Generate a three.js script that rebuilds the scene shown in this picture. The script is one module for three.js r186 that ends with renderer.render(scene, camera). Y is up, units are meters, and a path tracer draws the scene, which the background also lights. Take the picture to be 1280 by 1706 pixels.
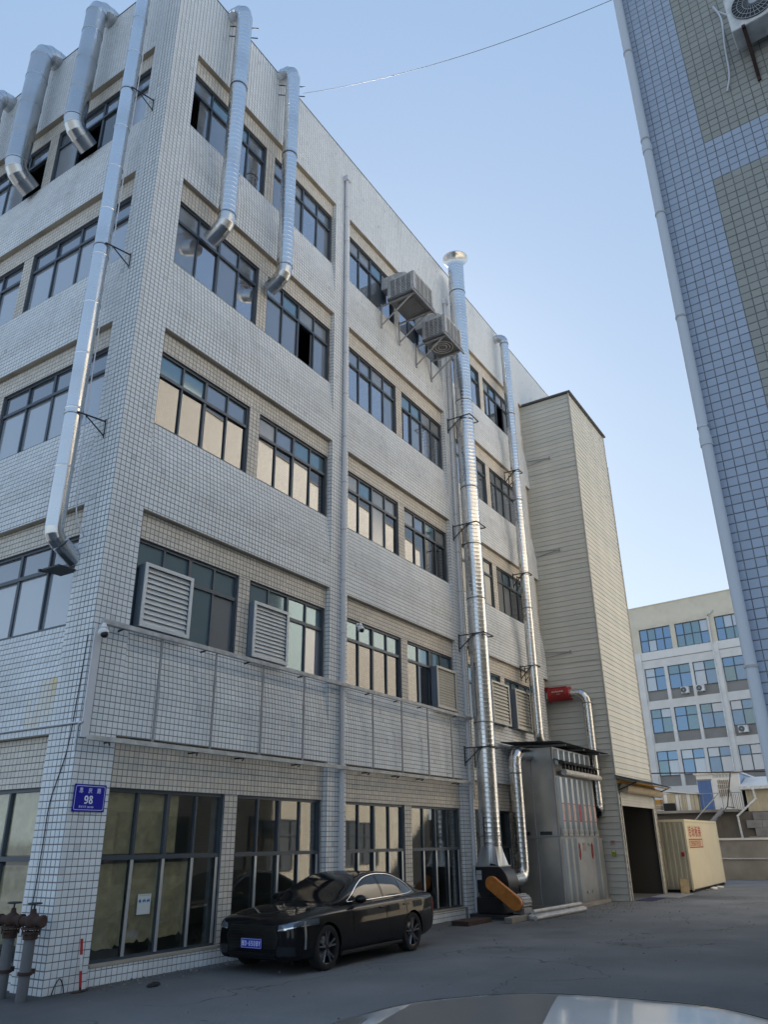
import * as THREE from 'three';
import { mergeGeometries } from 'three/addons/utils/BufferGeometryUtils.js';
import { RoundedBoxGeometry } from 'three/addons/geometries/RoundedBoxGeometry.js';
import { Brush, Evaluator, SUBTRACTION, INTERSECTION } from 'three-bvh-csg';

// ---------------------------------------------------------------- camera, sky, sun, exposure
const scene = new THREE.Scene();
const camera = new THREE.PerspectiveCamera(67.2, 769 / 1024, 0.05, 900);
camera.position.set(-7.7465, 1.86, 10.4482);
camera.rotation.set(0.405693, -1.009449, -0.0133155, 'YXZ');
scene.add(camera);

const SUN_AZ = 56 * Math.PI / 180, SUN_EL = 25.2 * Math.PI / 180;      // azimuth from -z towards +x
const sunDir = new THREE.Vector3(Math.sin(SUN_AZ) * Math.cos(SUN_EL), Math.sin(SUN_EL), -Math.cos(SUN_AZ) * Math.cos(SUN_EL));
const EXPOSURE = 2.95;
{
  const W = 1024, H = 512, data = new Float32Array(W * H * 4), d = new THREE.Vector3();
  for (let j = 0; j < H; j++) for (let i = 0; i < W; i++) {
    const el = ((j + 0.5) / H - 0.5) * Math.PI, az = ((i + 0.5) / W - 0.5) * 2 * Math.PI;
    d.set(Math.cos(el) * Math.cos(az), Math.sin(el), Math.cos(el) * Math.sin(az));
    const e = Math.max(0, el) / (Math.PI / 2), c = d.dot(sunDir);
    const h = Math.exp(-e * 5.5);                                   // bright air near the horizon
    const f = Math.pow(Math.max(0, c), 6) * 0.20 + Math.pow(Math.max(0, c), 40) * 0.35;   // light scattered about the sun
    const away = 0.97 + 0.03 * c;
    const k = (i0, i1, i2) => [i0, i1, i2];
    const z = k(0.295, 0.465, 0.745), o = k(1.12, 1.26, 1.29);
    for (let n = 0; n < 3; n++) {
      let v = (z[n] * (1 - h) + o[n] * h) * away + f * [0.9, 0.82, 0.7][n];
      if (el < 0) v *= 0.5;
      data[(j * W + i) * 4 + n] = v * 1.0 / EXPOSURE;
    }
    data[(j * W + i) * 4 + 3] = 1;
  }
  const sky = new THREE.DataTexture(data, W, H, THREE.RGBAFormat, THREE.FloatType);
  sky.mapping = THREE.EquirectangularReflectionMapping; sky.magFilter = sky.minFilter = THREE.LinearFilter;
  sky.wrapS = THREE.RepeatWrapping; sky.needsUpdate = true;
  scene.background = sky; scene.environment = sky;
}
const sun = new THREE.DirectionalLight(new THREE.Color().setRGB(1, 0.925, 0.82), 5);
sun.position.copy(sunDir).multiplyScalar(120).add(new THREE.Vector3(15, 0, 5));
sun.target.position.set(15, 0, 5); sun.castShadow = true; sun.shadow.radius = 1;
sun.shadow.mapSize.set(4096, 4096);
Object.assign(sun.shadow.camera, { left: -70, right: 70, top: 60, bottom: -60, near: 1, far: 320 });
scene.add(sun, sun.target);
const renderer = new THREE.WebGLRenderer({ antialias: true });
renderer.setSize(769, 1024);
renderer.toneMapping = THREE.LinearToneMapping;
renderer.toneMappingExposure = EXPOSURE;
renderer.shadowMap.enabled = true;

// ---------------------------------------------------------------- helpers
const V = (x, y, z) => new THREE.Vector3(x, y, z);
const PI = Math.PI;
let seed = 12345;
const rnd = () => { seed |= 0; seed = seed + 0x6D2B79F5 | 0; let t = Math.imul(seed ^ seed >>> 15, 1 | seed); t = t + Math.imul(t ^ t >>> 7, 61 | t) ^ t; return ((t ^ t >>> 14) >>> 0) / 4294967296; };
const rr = (a, b) => a + (b - a) * rnd();
const hash = (x, y) => { let h = Math.imul(x | 0, 374761393) + Math.imul(y | 0, 668265263) | 0; h = Math.imul(h ^ h >>> 13, 1274126177); return ((h ^ h >>> 16) >>> 0) / 4294967296; };
function vnoise(x, y, per = 0) {
  const xi = Math.floor(x), yi = Math.floor(y), fx = x - xi, fy = y - yi, w = a => per ? ((a % per) + per) % per : a;
  const u = fx * fx * (3 - 2 * fx), v = fy * fy * (3 - 2 * fy);
  const a = hash(w(xi), w(yi)), b = hash(w(xi + 1), w(yi)), c = hash(w(xi), w(yi + 1)), d = hash(w(xi + 1), w(yi + 1));
  return a + (b - a) * u + (c - a) * v + (a - b - c + d) * u * v;
}
function fbm(x, y, oct = 4, per = 0) { let s = 0, a = 0.5, n = 0; for (let i = 0; i < oct; i++) { s += a * vnoise(x + i * 17 * (per ? 0 : 1), y, per); n += a; a *= 0.5; x *= 2; y *= 2; per *= 2; } return s / n; }
function metreUV(g) {
  const p = g.attributes.position, n = g.attributes.normal, uv = new Float32Array(p.count * 2);
  for (let i = 0; i < p.count; i++) {
    const ax = Math.abs(n.getX(i)), ay = Math.abs(n.getY(i)), az = Math.abs(n.getZ(i));
    if (ay >= ax && ay >= az) { uv[2 * i] = p.getX(i); uv[2 * i + 1] = p.getZ(i); }
    else if (ax >= az) { uv[2 * i] = p.getZ(i); uv[2 * i + 1] = p.getY(i); }
    else { uv[2 * i] = p.getX(i); uv[2 * i + 1] = p.getY(i); }
  }
  g.setAttribute('uv', new THREE.BufferAttribute(uv, 2)); return g;
}
function clean(g) { const q = g.index ? g.toNonIndexed() : g; for (const k of Object.keys(q.attributes)) if (!['position', 'normal', 'uv'].includes(k)) q.deleteAttribute(k); if (!q.attributes.uv) metreUV(q); return q; }
function M(...gs) { const l = gs.flat(9).map(clean); const g = l.length > 1 ? mergeGeometries(l) : l[0]; return metreUV(g); }
const bb = (x0, x1, y0, y1, z0, z1) => new THREE.BoxGeometry(Math.abs(x1 - x0), Math.abs(y1 - y0), Math.abs(z1 - z0)).translate((x0 + x1) / 2, (y0 + y1) / 2, (z0 + z1) / 2);
const rb = (x0, x1, y0, y1, z0, z1, r = 0.01) => new RoundedBoxGeometry(x1 - x0, y1 - y0, z1 - z0, 2, r).translate((x0 + x1) / 2, (y0 + y1) / 2, (z0 + z1) / 2);
const YUP = V(0, 1, 0);
function along(g, a, b) { const d = b.clone().sub(a); g.applyQuaternion(new THREE.Quaternion().setFromUnitVectors(YUP, d.clone().normalize())); return g.translate((a.x + b.x) / 2, (a.y + b.y) / 2, (a.z + b.z) / 2); }
const rod = (a, b, r = 0.02, r2 = r, seg = 12, open = false) => along(new THREE.CylinderGeometry(r2, r, a.distanceTo(b), seg, 1, open), a, b);
const bar = (a, b, w = 0.04, h = w) => along(new THREE.BoxGeometry(w, a.distanceTo(b), h), a, b);
const tube = (pts, r = 0.01, seg = 40, rs = 8, tension = 0.5) => new THREE.TubeGeometry(new THREE.CatmullRomCurve3(pts, false, 'catmullrom', tension), seg, r, rs, false);
const extr = (pts, depth, bevel = 0) => new THREE.ExtrudeGeometry(new THREE.Shape(pts.map(p => new THREE.Vector2(p[0], p[1]))), { depth, bevelEnabled: bevel > 0, bevelSize: bevel, bevelThickness: bevel, bevelSegments: 2, curveSegments: 24 });
const names = {};
function numbered(n) { const k = names[n] = (names[n] ?? -1) + 1; return k ? n + '_' + String(k).padStart(3, '0') : n; }
function shadows(o) { o.castShadow = o.receiveShadow = true; return o; }
function part(parent, name, geo, mat, label) { const m = shadows(new THREE.Mesh(geo, mat)); m.name = name; if (label) m.userData.label = label; parent.add(m); return m; }
function sub(parent, name, label) { const g = new THREE.Group(); g.name = name; if (label) g.userData.label = label; parent.add(g); return g; }
function thing(name, label, category, pos = [0, 0, 0], turn = 0, group) { const g = new THREE.Group(); g.name = numbered(name); g.position.set(...pos); g.rotation.y = turn; g.userData = { label, category }; if (group) g.userData.group = group; scene.add(g); return g; }
function single(name, geo, mat, label, category, group) { const m = shadows(new THREE.Mesh(geo, mat)); m.name = numbered(name); m.userData = { label, category }; if (group) m.userData.group = group; scene.add(m); return m; }
function structure(name, geo, mat) { const m = shadows(new THREE.Mesh(geo, mat)); m.name = name; m.userData = { kind: 'structure', label: name.replace(/_/g, ' ') }; scene.add(m); return m; }

// ---------------------------------------------------------------- textures and materials
function dataTex(n, fn, size, srgb = true) {
  const d = new Uint8Array(n * n * 4);
  for (let j = 0; j < n; j++) for (let i = 0; i < n; i++) { const c = fn(i / n, j / n); const o = (j * n + i) * 4; for (let k = 0; k < 3; k++) d[o + k] = Math.max(0, Math.min(255, Math.round(255 * c[k]))); d[o + 3] = 255; }
  const t = new THREE.DataTexture(d, n, n); t.wrapS = t.wrapT = THREE.RepeatWrapping; t.magFilter = THREE.LinearFilter; t.minFilter = THREE.LinearMipmapLinearFilter; t.generateMipmaps = true;
  if (srgb) t.colorSpace = THREE.SRGBColorSpace; t.repeat.set(1 / size, 1 / size); t.needsUpdate = true; return t;
}
const g3 = v => [v, v, v];
const s2 = v => v <= 0.0031308 ? 12.92 * v : 1.055 * Math.pow(v, 1 / 2.4) - 0.055;      // linear to sRGB for colour maps
const lin = (r, g, b) => new THREE.Color().setRGB(r, g, b);
function std(c, rough = 0.7, metal = 0, extra = {}) { return new THREE.MeshStandardMaterial({ color: lin(...c), roughness: rough, metalness: metal, ...extra }); }
// grain: mottled multiplier (linear) around 1 as colour map
const grainTex = (size, amp, f = 8, oct = 5, n = 512) => dataTex(n, (u, v) => g3(s2(0.72 * (1 + amp * (2 * fbm(u * f, v * f, oct, f) - 1)))), size);
const grainFine = grainTex(1.3, 0.35, 12), grainWide = grainTex(4.1, 0.3, 6, 6), streak = dataTex(512, (u, v) => { const a = fbm(u * 40, v * 3, 4, 0), b = fbm(u * 9, v * 9, 5, 9); return g3(s2(0.72 * (0.72 + 0.3 * a + 0.26 * b))); }, 2.7);
const grainCalm = grainTex(3.3, 0.12, 5, 6);
const roughTex = dataTex(256, (u, v) => g3(0.35 + 0.55 * fbm(u * 10, v * 10, 5, 10)), 0.9, false);
const roughCalm = dataTex(256, (u, v) => g3(0.3 + 0.65 * fbm(u * 5, v * 5, 4, 5)), 2.3, false);
const bumpTex = dataTex(512, (u, v) => g3(0.5 * fbm(u * 16, v * 16, 6, 16) + 0.5 * hash(u * 512, v * 512)), 0.8, false);
const k72 = c => c.map(v => v / 0.72);
const gm = (c, rough, tex = grainFine, extra = {}) => std(k72(c), rough, 0, { map: tex, ...extra });
const mat = {
  plaster: gm([0.33, 0.31, 0.28], 0.9, grainWide), grout: gm([0.21, 0.215, 0.222], 0.95, grainFine), plasterBeige: gm([0.42, 0.38, 0.31], 0.9, grainWide),
  inside: std([0.22, 0.21, 0.2], 0.95), frame: std([0.075, 0.095, 0.12], 0.42, 0.35), alu: std([0.62, 0.64, 0.66], 0.38, 0.6),
  glassCoat: std([0.40, 0.43, 0.48], 0.025, 0.85), glassLow: std([0.18, 0.185, 0.19], 0.022, 0.9), glassMid: std([0.3, 0.33, 0.37], 0.04, 0.62), glassFilm: std([0.46, 0.5, 0.55], 0.12, 0.45), glassFilmDim: std([0.3, 0.31, 0.32], 0.16, 0.4), glassDark: std([0.12, 0.13, 0.14], 0.05, 0.5),
  glassClear: new THREE.MeshPhysicalMaterial({ color: lin(0.86, 0.9, 0.9), roughness: 0.03, transmission: 1, thickness: 0, ior: 1.75 }),
  glassBlue: std([0.19, 0.29, 0.42], 0.05, 0.72), glassTeal: std([0.2, 0.29, 0.34], 0.06, 0.6),
  paper: gm([0.5, 0.39, 0.23], 0.9, grainFine), galv: gm([0.68, 0.70, 0.72], 0.42, grainCalm, { metalness: 1, roughnessMap: roughCalm }), galvOld: gm([0.5, 0.52, 0.54], 0.55, grainCalm, { metalness: 1, roughnessMap: roughCalm }), galvElbow: gm([0.6, 0.61, 0.62], 0.42, grainCalm, { metalness: 1, roughnessMap: roughCalm }), band: std([0.2, 0.21, 0.22], 0.5, 0.8),
  pvc: std([0.62, 0.64, 0.68], 0.45), pvcOld: gm([0.5, 0.5, 0.48], 0.55, grainFine), steelDark: std([0.05, 0.055, 0.06], 0.55, 0.5), steelGrey: gm([0.30, 0.31, 0.33], 0.55, streak), steelPale: gm([0.46, 0.47, 0.48], 0.5, grainFine),
  louver: gm([0.66, 0.68, 0.68], 0.4, grainCalm), louverBox: gm([0.16, 0.2, 0.25], 0.5, grainCalm), louverWarm: gm([0.60, 0.59, 0.54], 0.5, grainCalm),
  clad: gm([0.565, 0.57, 0.53], 0.5, grainCalm), cladB: gm([0.54, 0.55, 0.51], 0.5, grainCalm), cladC: gm([0.58, 0.58, 0.535], 0.52, grainCalm), trim: gm([0.42, 0.41, 0.37], 0.5), trimDark: std([0.08, 0.08, 0.085], 0.6),
  red: gm([0.34, 0.018, 0.02], 0.45), orange: gm([0.52, 0.19, 0.035], 0.5), black: std([0.012, 0.013, 0.016], 0.4), rubber: std([0.015, 0.015, 0.016], 0.85), rust: gm([0.055, 0.032, 0.026], 0.9), pipeDark: gm([0.13, 0.135, 0.145], 0.6, streak), white: gm([0.72, 0.72, 0.7], 0.5), whiteGloss: std([0.75, 0.75, 0.74], 0.3), concrete: gm([0.30, 0.285, 0.255], 0.95, grainWide, { bumpMap: bumpTex, bumpScale: 0.004 }),
  containerSide: gm([0.42, 0.4, 0.31], 0.55, grainCalm), containerFace: gm([0.74, 0.66, 0.47], 0.55, grainCalm), wood: gm([0.48, 0.26, 0.06], 0.8, streak), woodPale: gm([0.42, 0.35, 0.25], 0.8, streak), blueDoor: gm([0.09, 0.18, 0.42], 0.5, streak), cabinWhite: gm([0.8, 0.81, 0.8], 0.5, grainCalm), cabinBlue: gm([0.30, 0.42, 0.60], 0.5, streak), shedBeige: gm([0.58, 0.52, 0.38], 0.7, streak),
  farWhite: gm([0.76, 0.735, 0.70], 0.9, grainCalm), farBeige: gm([0.70, 0.63, 0.5], 0.9, grainCalm), farGrey: gm([0.28, 0.27, 0.255], 0.9, grainCalm), collector: gm([0.46, 0.47, 0.47], 0.36, grainWide, { metalness: 0.85 }),
};

// ---------------------------------------------------------------- ground
{
  const tex = dataTex(2048, (u, v) => {
    const big = fbm(u * 5, v * 5, 5, 5), mid = fbm(u * 23, v * 23, 5, 23), fine = hash(u * 2048, v * 2048);
    const crack = Math.abs(fbm(u * 7 + 3, v * 7, 6, 0) - 0.5);
    const smear = fbm(u * 3, v * 60, 3, 0);
    let k = 0.19 * (0.42 + 1.0 * big) * (0.82 + 0.36 * mid) * (0.92 + 0.16 * fine) * (0.92 + 0.16 * smear);
    const oil = Math.max(0, fbm(u * 11 + 9, v * 11, 4, 11) - 0.6) * 2.6, pale = Math.max(0, fbm(u * 6, v * 6 + 4, 5, 6) - 0.58) * 1.6;
    k *= (1 - 0.55 * Math.min(1, oil)) * (1 + pale);
    if (crack < 0.0026 && big > 0.36) k *= 0.55;
    const w = 0.06 * (mid - 0.5);
    return [s2(k * (0.9 + w)), s2(k * (0.95 + w * 0.5)), s2(k * 1.0)];
  }, 26);
  const g = new THREE.PlaneGeometry(700, 700).rotateX(-PI / 2); metreUV(g);
  structure('ground', g, new THREE.MeshStandardMaterial({ map: tex, roughness: 0.93, bumpMap: bumpTex, bumpScale: 0.006 }));
}

// ---------------------------------------------------------------- tiled walls
const tileGeo = (() => {              // a tile with a chamfered face, 1 x 1 x 1, open at the back
  const a = 0.5, b = 0.47, P = [[-a, -a, 0], [a, -a, 0], [a, a, 0], [-a, a, 0], [-b, -b, 1], [b, -b, 1], [b, b, 1], [-b, b, 1]];
  const Q = [[4, 5, 6, 7], [0, 1, 5, 4], [1, 2, 6, 5], [2, 3, 7, 6], [3, 0, 4, 7]], p = [];
  for (const q of Q) for (const i of [0, 1, 2, 0, 2, 3]) p.push(...P[q[i]]);
  const g = new THREE.BufferGeometry(); g.setAttribute('position', new THREE.Float32BufferAttribute(p, 3)); g.computeVertexNormals(); return metreUV(g);
})();
class Tiles {
  constructor() { this.l = []; }
  // rows on a y grid of pitch ph from base y0; o(u, y) -> world point, nrm/right/up vectors of the face
  rect(fn, u0, u1, y0, y1, col, { pu = 0.1, pv = 0.1, gap = 0.0125, grid = 0, thick = 0.006 } = {}) {
    const n = Math.max(1, Math.round((u1 - u0) / pu)), w = (u1 - u0) / n;
    for (let j = Math.floor((y0 - grid) / pv + 1e-4); grid + j * pv < y1 - 1e-4; j++) {
      const a = Math.max(y0, grid + j * pv), b = Math.min(y1, grid + (j + 1) * pv); if (b - a < 0.014) continue;
      for (let i = 0; i < n; i++) {
        const uc = u0 + (i + 0.5) * w, yc = (a + b) / 2, f = fn(uc, yc), c = col(uc, yc, i, j);
        if (!c) continue;
        const m = new THREE.Matrix4().makeBasis(f.r.clone().multiplyScalar(w - gap), f.u.clone().multiplyScalar((b - a) * (f.k ?? 1) - gap), f.n.clone().multiplyScalar(thick * (0.85 + 0.3 * hash(i * 7 + 3, j * 13 + 5))));
        m.setPosition(f.p); this.l.push({ m, c, p: f.p });
      }
    }
  }
  build(parent, keep, material) {
    const cam = camera.position;
    const q = camera.quaternion.clone().invert(), t = Math.tan(67.2 / 2 * PI / 180), v = V(0, 0, 0);
    for (const s of this.l) {
      v.copy(s.p).sub(cam); const d = v.length(); v.applyQuaternion(q);
      const inside = v.z < 0 && Math.abs(v.x / -v.z) < t * 0.76 && Math.abs(v.y / -v.z) < t * 1.01;
      s.d = inside && !s.hide ? d : 1e6 + d;
    }
    this.l.sort((a, b) => a.d - b.d);
    const near = this.l.slice(0, keep), rest = this.l.slice(keep), bank = new Map();
    for (const s of near) {
      const key = s.c.map(x => Math.round(x * 40)).join();
      if (!bank.has(key)) { const mm = material.clone(); mm.color.setRGB(...s.c); bank.set(key, mm); }
      const o = shadows(new THREE.Mesh(tileGeo, bank.get(key))); o.name = 'tile';
      s.m.decompose(o.position, o.quaternion, o.scale); parent.add(o);
    }
    const im = new THREE.InstancedMesh(tileGeo, material, rest.length), c = new THREE.Color();
    rest.forEach((s, i) => { im.setMatrixAt(i, s.m); im.setColorAt(i, c.setRGB(...s.c)); });
    im.name = 'tile_field'; im.userData.kind = 'stuff'; shadows(im); parent.add(im);
  }
}
const tileMat = std([1, 1, 1], 0.5);

// window with mullions: local origin at lower left of the opening, plane z = 0, facing +z
function makeWindow(parent, w, h, n, transom, o = {}) {
  const g = sub(parent, 'window', o.label);
  const fw = 0.05, fr = o.frame ?? mat.frame, pw = w / n, F = [];
  F.push(bb(0, w, 0, fw, -0.05, 0.03), bb(0, w, h - fw, h, -0.05, 0.03), bb(0, fw, fw, h - fw, -0.05, 0.03), bb(w - fw, w, fw, h - fw, -0.05, 0.03));
  if (transom) F.push(bb(fw, w - fw, transom - 0.035, transom + 0.035, -0.05, 0.035));
  for (let i = 1; i < n; i++) {
    const t = (i === n / 2 || o.even) ? 0.034 : 0.02;
    if (transom) F.push(bb(i * pw - t, i * pw + t, transom + 0.035, h - fw, -0.045, 0.028));
    F.push(bb(i * pw - t, i * pw + t, fw, (transom || h - 0.02) - 0.035, -0.045 + (i % 2) * 0.01, 0.02 + (i % 2) * 0.008));
  }
  part(g, 'frame', M(F), fr);
  if (o.stiles) for (let i = 1; i <= n; i++) part(g, 'sash_stile', M(bb(i * pw - 0.042 - (i === n ? 0.06 : 0), i * pw + 0.012 - (i === n ? 0.06 : 0), fw, transom - 0.036, 0.029, 0.041)), mat.alu);
  for (let r = 0; r < (transom ? 2 : 1); r++) for (let i = 0; i < n; i++) {
    const st = o.pane ? o.pane(i, r) : { m: mat.glassCoat }; if (!st) continue;
    const y0 = r ? transom + 0.03 : fw - 0.01, y1 = r ? h - fw + 0.01 : (transom ? transom - 0.03 : h - fw + 0.01), sh = st.shift ?? 0;
    const p = part(g, 'pane', paneGeo, st.m); p.position.set((i + 0.5 + sh) * pw, (y0 + y1) / 2, -0.012 - (i % 2) * 0.012 - (sh ? 0.02 : 0)); p.scale.set(pw - 0.03, y1 - y0, 0.006);
    p.rotation.set(rr(-0.006, 0.006), rr(-0.007, 0.007), 0);
    if (st.blind) { const b = part(g, 'blind', paneGeo, st.blind); b.position.set((i + 0.5) * pw, (y0 + y1) / 2, -0.12); b.scale.set(pw * 0.98, y1 - y0 + 0.04, 0.004); }
  }
  return g;
}
const paneGeo = (() => { const g = new THREE.BoxGeometry(1, 1, 1); return g; })();

// ---------------------------------------------------------------- main factory building
const LEDGE = [3.5, 7.46, 11.43, 15.44, 19.44], SILL = [0.27, 5.3, 9.3, 13.22, 17.25], WTOP = [2.72, 6.95, 10.96, 14.92, 18.96], FOLD = [4.3, 8.3, 12.2, 16.2], TOP = 21.9, DEEP = 0.116, END = 33.7;
const main = thing('factory_building', 'five storey white tiled factory with pale ducts running up its walls', 'building');
{
  const T = new Tiles(), wall = [], reveal = [], soffit = [];
  const greyTile = (u, y, i, j, s = 0) => {
    const v = 0.82 * (0.955 + 0.09 * hash(i * 31 + s * 977, j * 17)) * (0.94 + 0.12 * fbm(u * 0.7 + s * 50, y * 0.7, 3));
    const run = Math.max(0, fbm(u * 2.6 + s * 31, y * 0.22 + 7, 4) - 0.54) * 0.35, odd = hash(i * 7 + 5, j * 11 + s) > 0.993 ? 0.82 : 1;   // rain runs, odd replaced tiles
    const w = v * odd * (1 - run);
    return [w * 0.94, w * (0.985 - 0.03 * run), w * (1.02 - 0.1 * run)];
  };
  const beigeTile = (u, y, i, j, s = 0) => {
    const v = 0.66 * (0.92 + 0.16 * hash(i * 13 + s * 177, j * 29)) * (0.9 + 0.2 * fbm(u * 0.9 + s * 70, y * 0.9, 3));
    return [v, v * 0.935, v * 0.83];
  };
  function facade(P, side, cols, bays, uEnd, s) {
    // P(u, y, w): world point;  side: unit vectors
    const { r, n } = side, up = V(0, 1, 0);
    const box = (u0, u1, y0, y1, w0, w1, list = wall) => { const a = P(u0, y0, w0), b = P(u1, y1, w1); list.push(bb(Math.min(a.x, b.x), Math.max(a.x, b.x), y0, y1, Math.min(a.z, b.z), Math.max(a.z, b.z))); };
    const face = w => (u, y) => ({ p: P(u, y, w), r, u: up, n });
    const G = (u, y, i, j) => greyTile(u, y, i, j, s), B = (u, y, i, j) => beigeTile(u, y, i, j, s);
    // grey tiles with grime gathered along the fold of each spandrel, and one rust streak on the side wall
    const Gs = (u, y, i, j) => {
      const c = greyTile(u, y, i, j, s); let k = 1;
      for (const f of FOLD) { const d = y - f - 0.02; if (d > -0.32 && d < 0.5) { const a = fbm(u * 1.7, y * 2.3 + f * 9, 4) * 1.3 + hash(i * 3 + 1, j * 5) * 0.3 - 0.42; k *= 1 - 0.17 * Math.max(0, Math.min(1, a)); } }
      if (s === 1 && u > -1.4 && u < -0.72 && y > 3.55 && y < 4.45) { const a = Math.max(0, fbm(u * 4, y * 0.9, 3) - 0.36) * 2.2 * (u > -1.12 && u < -0.98 ? 1.5 : 0.8); return [c[0] * k, c[1] * k * (1 - 0.28 * a), c[2] * k * (1 - 0.7 * a)]; }
      return c.map(x => x * k);
    };
    const hid = (a, b) => s === 0 && a > 20.2, far = a => s === 0 && a > 19.9;
    for (const [a, b] of cols) {
      box(a, b, 0, TOP, -0.45, -0.005);
      if (!hid(a)) T.rect(face(-0.005), a, b, 0, TOP, G, {});
      else T.rect(face(-0.005), a, b, LEDGE[4], TOP, G);
    }
    for (const bay of bays) {
      const [a, b] = bay.span, H = hid(a), c = far(a) ? 20.5 : b;
      // low wall
      if (!bay.door) { box(a, b, 0, SILL[0], -0.45, -DEEP + 0.03); if (!H) T.rect(face(-DEEP + 0.03), a, c, 0, SILL[0] - 0.03, G); }
      for (let k = 0; k < 5; k++) {
        box(a, b, WTOP[k], LEDGE[k], -0.45, -DEEP - 0.005);
        if (!H) T.rect(face(-DEEP - 0.005), a, c, WTOP[k], LEDGE[k] - 0.007, B);
        box(a + 0.002, b - 0.002, LEDGE[k] - 0.006, LEDGE[k] - 0.001, -DEEP + 0.002, -0.004, soffit);
        let u = a; const holes = [...bay.wins, [b, b]];
        for (const [w0, w1] of holes) { if (w0 - u > 0.03) { box(u, w0, SILL[k], WTOP[k], -0.45, -DEEP - 0.005); if (!H) T.rect(face(-DEEP - 0.005), u, Math.min(w0, c), SILL[k], WTOP[k], B); } u = w1; }
        if (k < 4) {
          const y0 = LEDGE[k], y1 = FOLD[k], y2 = SILL[k + 1];
          const pts = [[-0.45, y0], [-0.005, y0], [-0.005, y1], [-DEEP - 0.005, y2], [-0.45, y2]];
          const g = extr(pts, b - a); // x = w, y = y, z = along
          const m = new THREE.Matrix4().makeBasis(n, up, r.clone()); const o = P(a, 0, 0); m.setPosition(o.x, 0, o.z);
          // basis (n, up, r) may be left handed: rebuild winding when it is
          if (m.determinant() < 0) { g.index = null; const p = g.attributes.position.array; for (let i = 0; i < p.length; i += 9) for (let q = 0; q < 3; q++) { const t = p[i + 3 + q]; p[i + 3 + q] = p[i + 6 + q]; p[i + 6 + q] = t; } }
          g.applyMatrix4(m); g.computeVertexNormals(); wall.push(g);
          if (!H) {
            T.rect(face(-0.005), a, c, y0, y1, Gs);
            const sl = Math.hypot(y2 - y1, DEEP) / (y2 - y1), upS = V(0, y2 - y1, 0).addScaledVector(n, -DEEP).normalize(), nS = n.clone().multiplyScalar(y2 - y1).add(V(0, DEEP, 0)).normalize();
            T.rect((u, y) => ({ p: P(u, y, -0.005 - DEEP * (y - y1) / (y2 - y1)), r, u: upS, n: nS, k: sl }), a, c, y1, y2, Gs);
          }
        } else { box(a, b, LEDGE[4], TOP, -0.45, -0.005); T.rect(face(-0.005), a, b, LEDGE[4], TOP, G); }
        // tiles on the cheeks of the columns beside the recess
        if (!H) for (const [ux, dir] of [[a, 1], [b, -1]]) {
          const y0 = k ? FOLD[k - 1] : SILL[0], y1 = LEDGE[k];
          T.rect((w, y) => ({ p: P(ux + dir * 0.001, y, w), r: n.clone().multiplyScalar(-dir), u: up, n: r.clone().multiplyScalar(dir) }), -DEEP, -0.006, y0, y1, G);
        }
      }
      for (let k = 1; k < 5; k++) bay.wins.forEach(([w0, w1], q) => { if (bay.skip?.(k, q)) return; windowAt(P, side, w0, w1, k, q + (bay.q0 ?? 0), s); });
      bay.wins.forEach(([w0, w1], q) => windowAt(P, side, w0, w1, 0, q + (bay.q0 ?? 0), s));
    }
    // parapet coping, sills
    box(cols[0][0], uEnd, TOP, TOP + 0.03, -0.47, 0.012);
    for (const bay of bays) for (const [w0, w1] of bay.wins) reveal.push(...[0].map(k => { const A = P(w0, 0, -DEEP - 0.1), C = P(w1, 0, -DEEP + 0.045); return bb(Math.min(A.x, C.x), Math.max(A.x, C.x), SILL[0] - 0.029, SILL[0] + 0.012, Math.min(A.z, C.z), Math.max(A.z, C.z)); }));
  }
  function windowAt(P, side, w0, w1, k, q, s) {
    if (s === 0 && w0 > 20) return;
    const w = w1 - w0, h = WTOP[k] - SILL[k] - 0.004, gnd = k === 0, tr = gnd ? 1.43 : h * 0.69;
    const id = s * 100 + k * 10 + q;
    const pane = (i, r) => {
      if (s === 1) { // side wall: pale filmed panes
        if (gnd) return { m: mat.glassClear };
        if (k === 4 && q === 1 && r === 0 && (i === 1 || i === 2)) return i === 1 ? null : { m: mat.glassDark };
        if (k === 4 && q === 0 && r === 0 && i === 3) return null;
        return { m: r ? mat.glassMid : mat.glassFilm };
      }
      if (gnd) return { m: mat.glassClear };
      if (k === 4 && q === 0 && r === 0 && i === 0) return { m: mat.glassMid, shift: 0.45 };
      if (k === 3 && q === 1 && r === 0 && i === 2) return { m: mat.glassMid, shift: 0.85 };
      if (k === 3 && q === 3 && r === 0 && i === 0) return { m: mat.glassCoat, shift: 0.35 };
      if (k === 4 && q === 5 && r === 0 && i === 2) return null;
      if (k === 2 && q === 4) return { m: mat.cladC };
      if (k === 2 && r === 0) return { m: q < 2 || hash(id, i + 9) > 0.35 ? mat.glassLow : mat.glassFilmDim };
      if (k === 1) return { m: r ? mat.glassTeal : (q >= 2 ? mat.glassLow : (i === 3 ? mat.glassMid : mat.glassTeal)) };
      if (r) return { m: hash(id, i) > 0.55 ? mat.glassFilmDim : hash(id, i) > 0.2 ? mat.glassMid : mat.glassTeal };
      return { m: hash(id + 5, i) > 0.5 ? mat.glassCoat : mat.glassMid };
    };
    const g = makeWindow(main, w, h, 4, tr, { pane, stiles: gnd });
    const o = P(s === 1 ? w0 : w0, SILL[k] + 0.002, -DEEP - 0.075); g.position.copy(o); g.rotation.y = s === 1 ? -PI / 2 : 0;
    if (gnd && (s === 1 || q === 0)) papers(g, w, h, tr, s);
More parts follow.
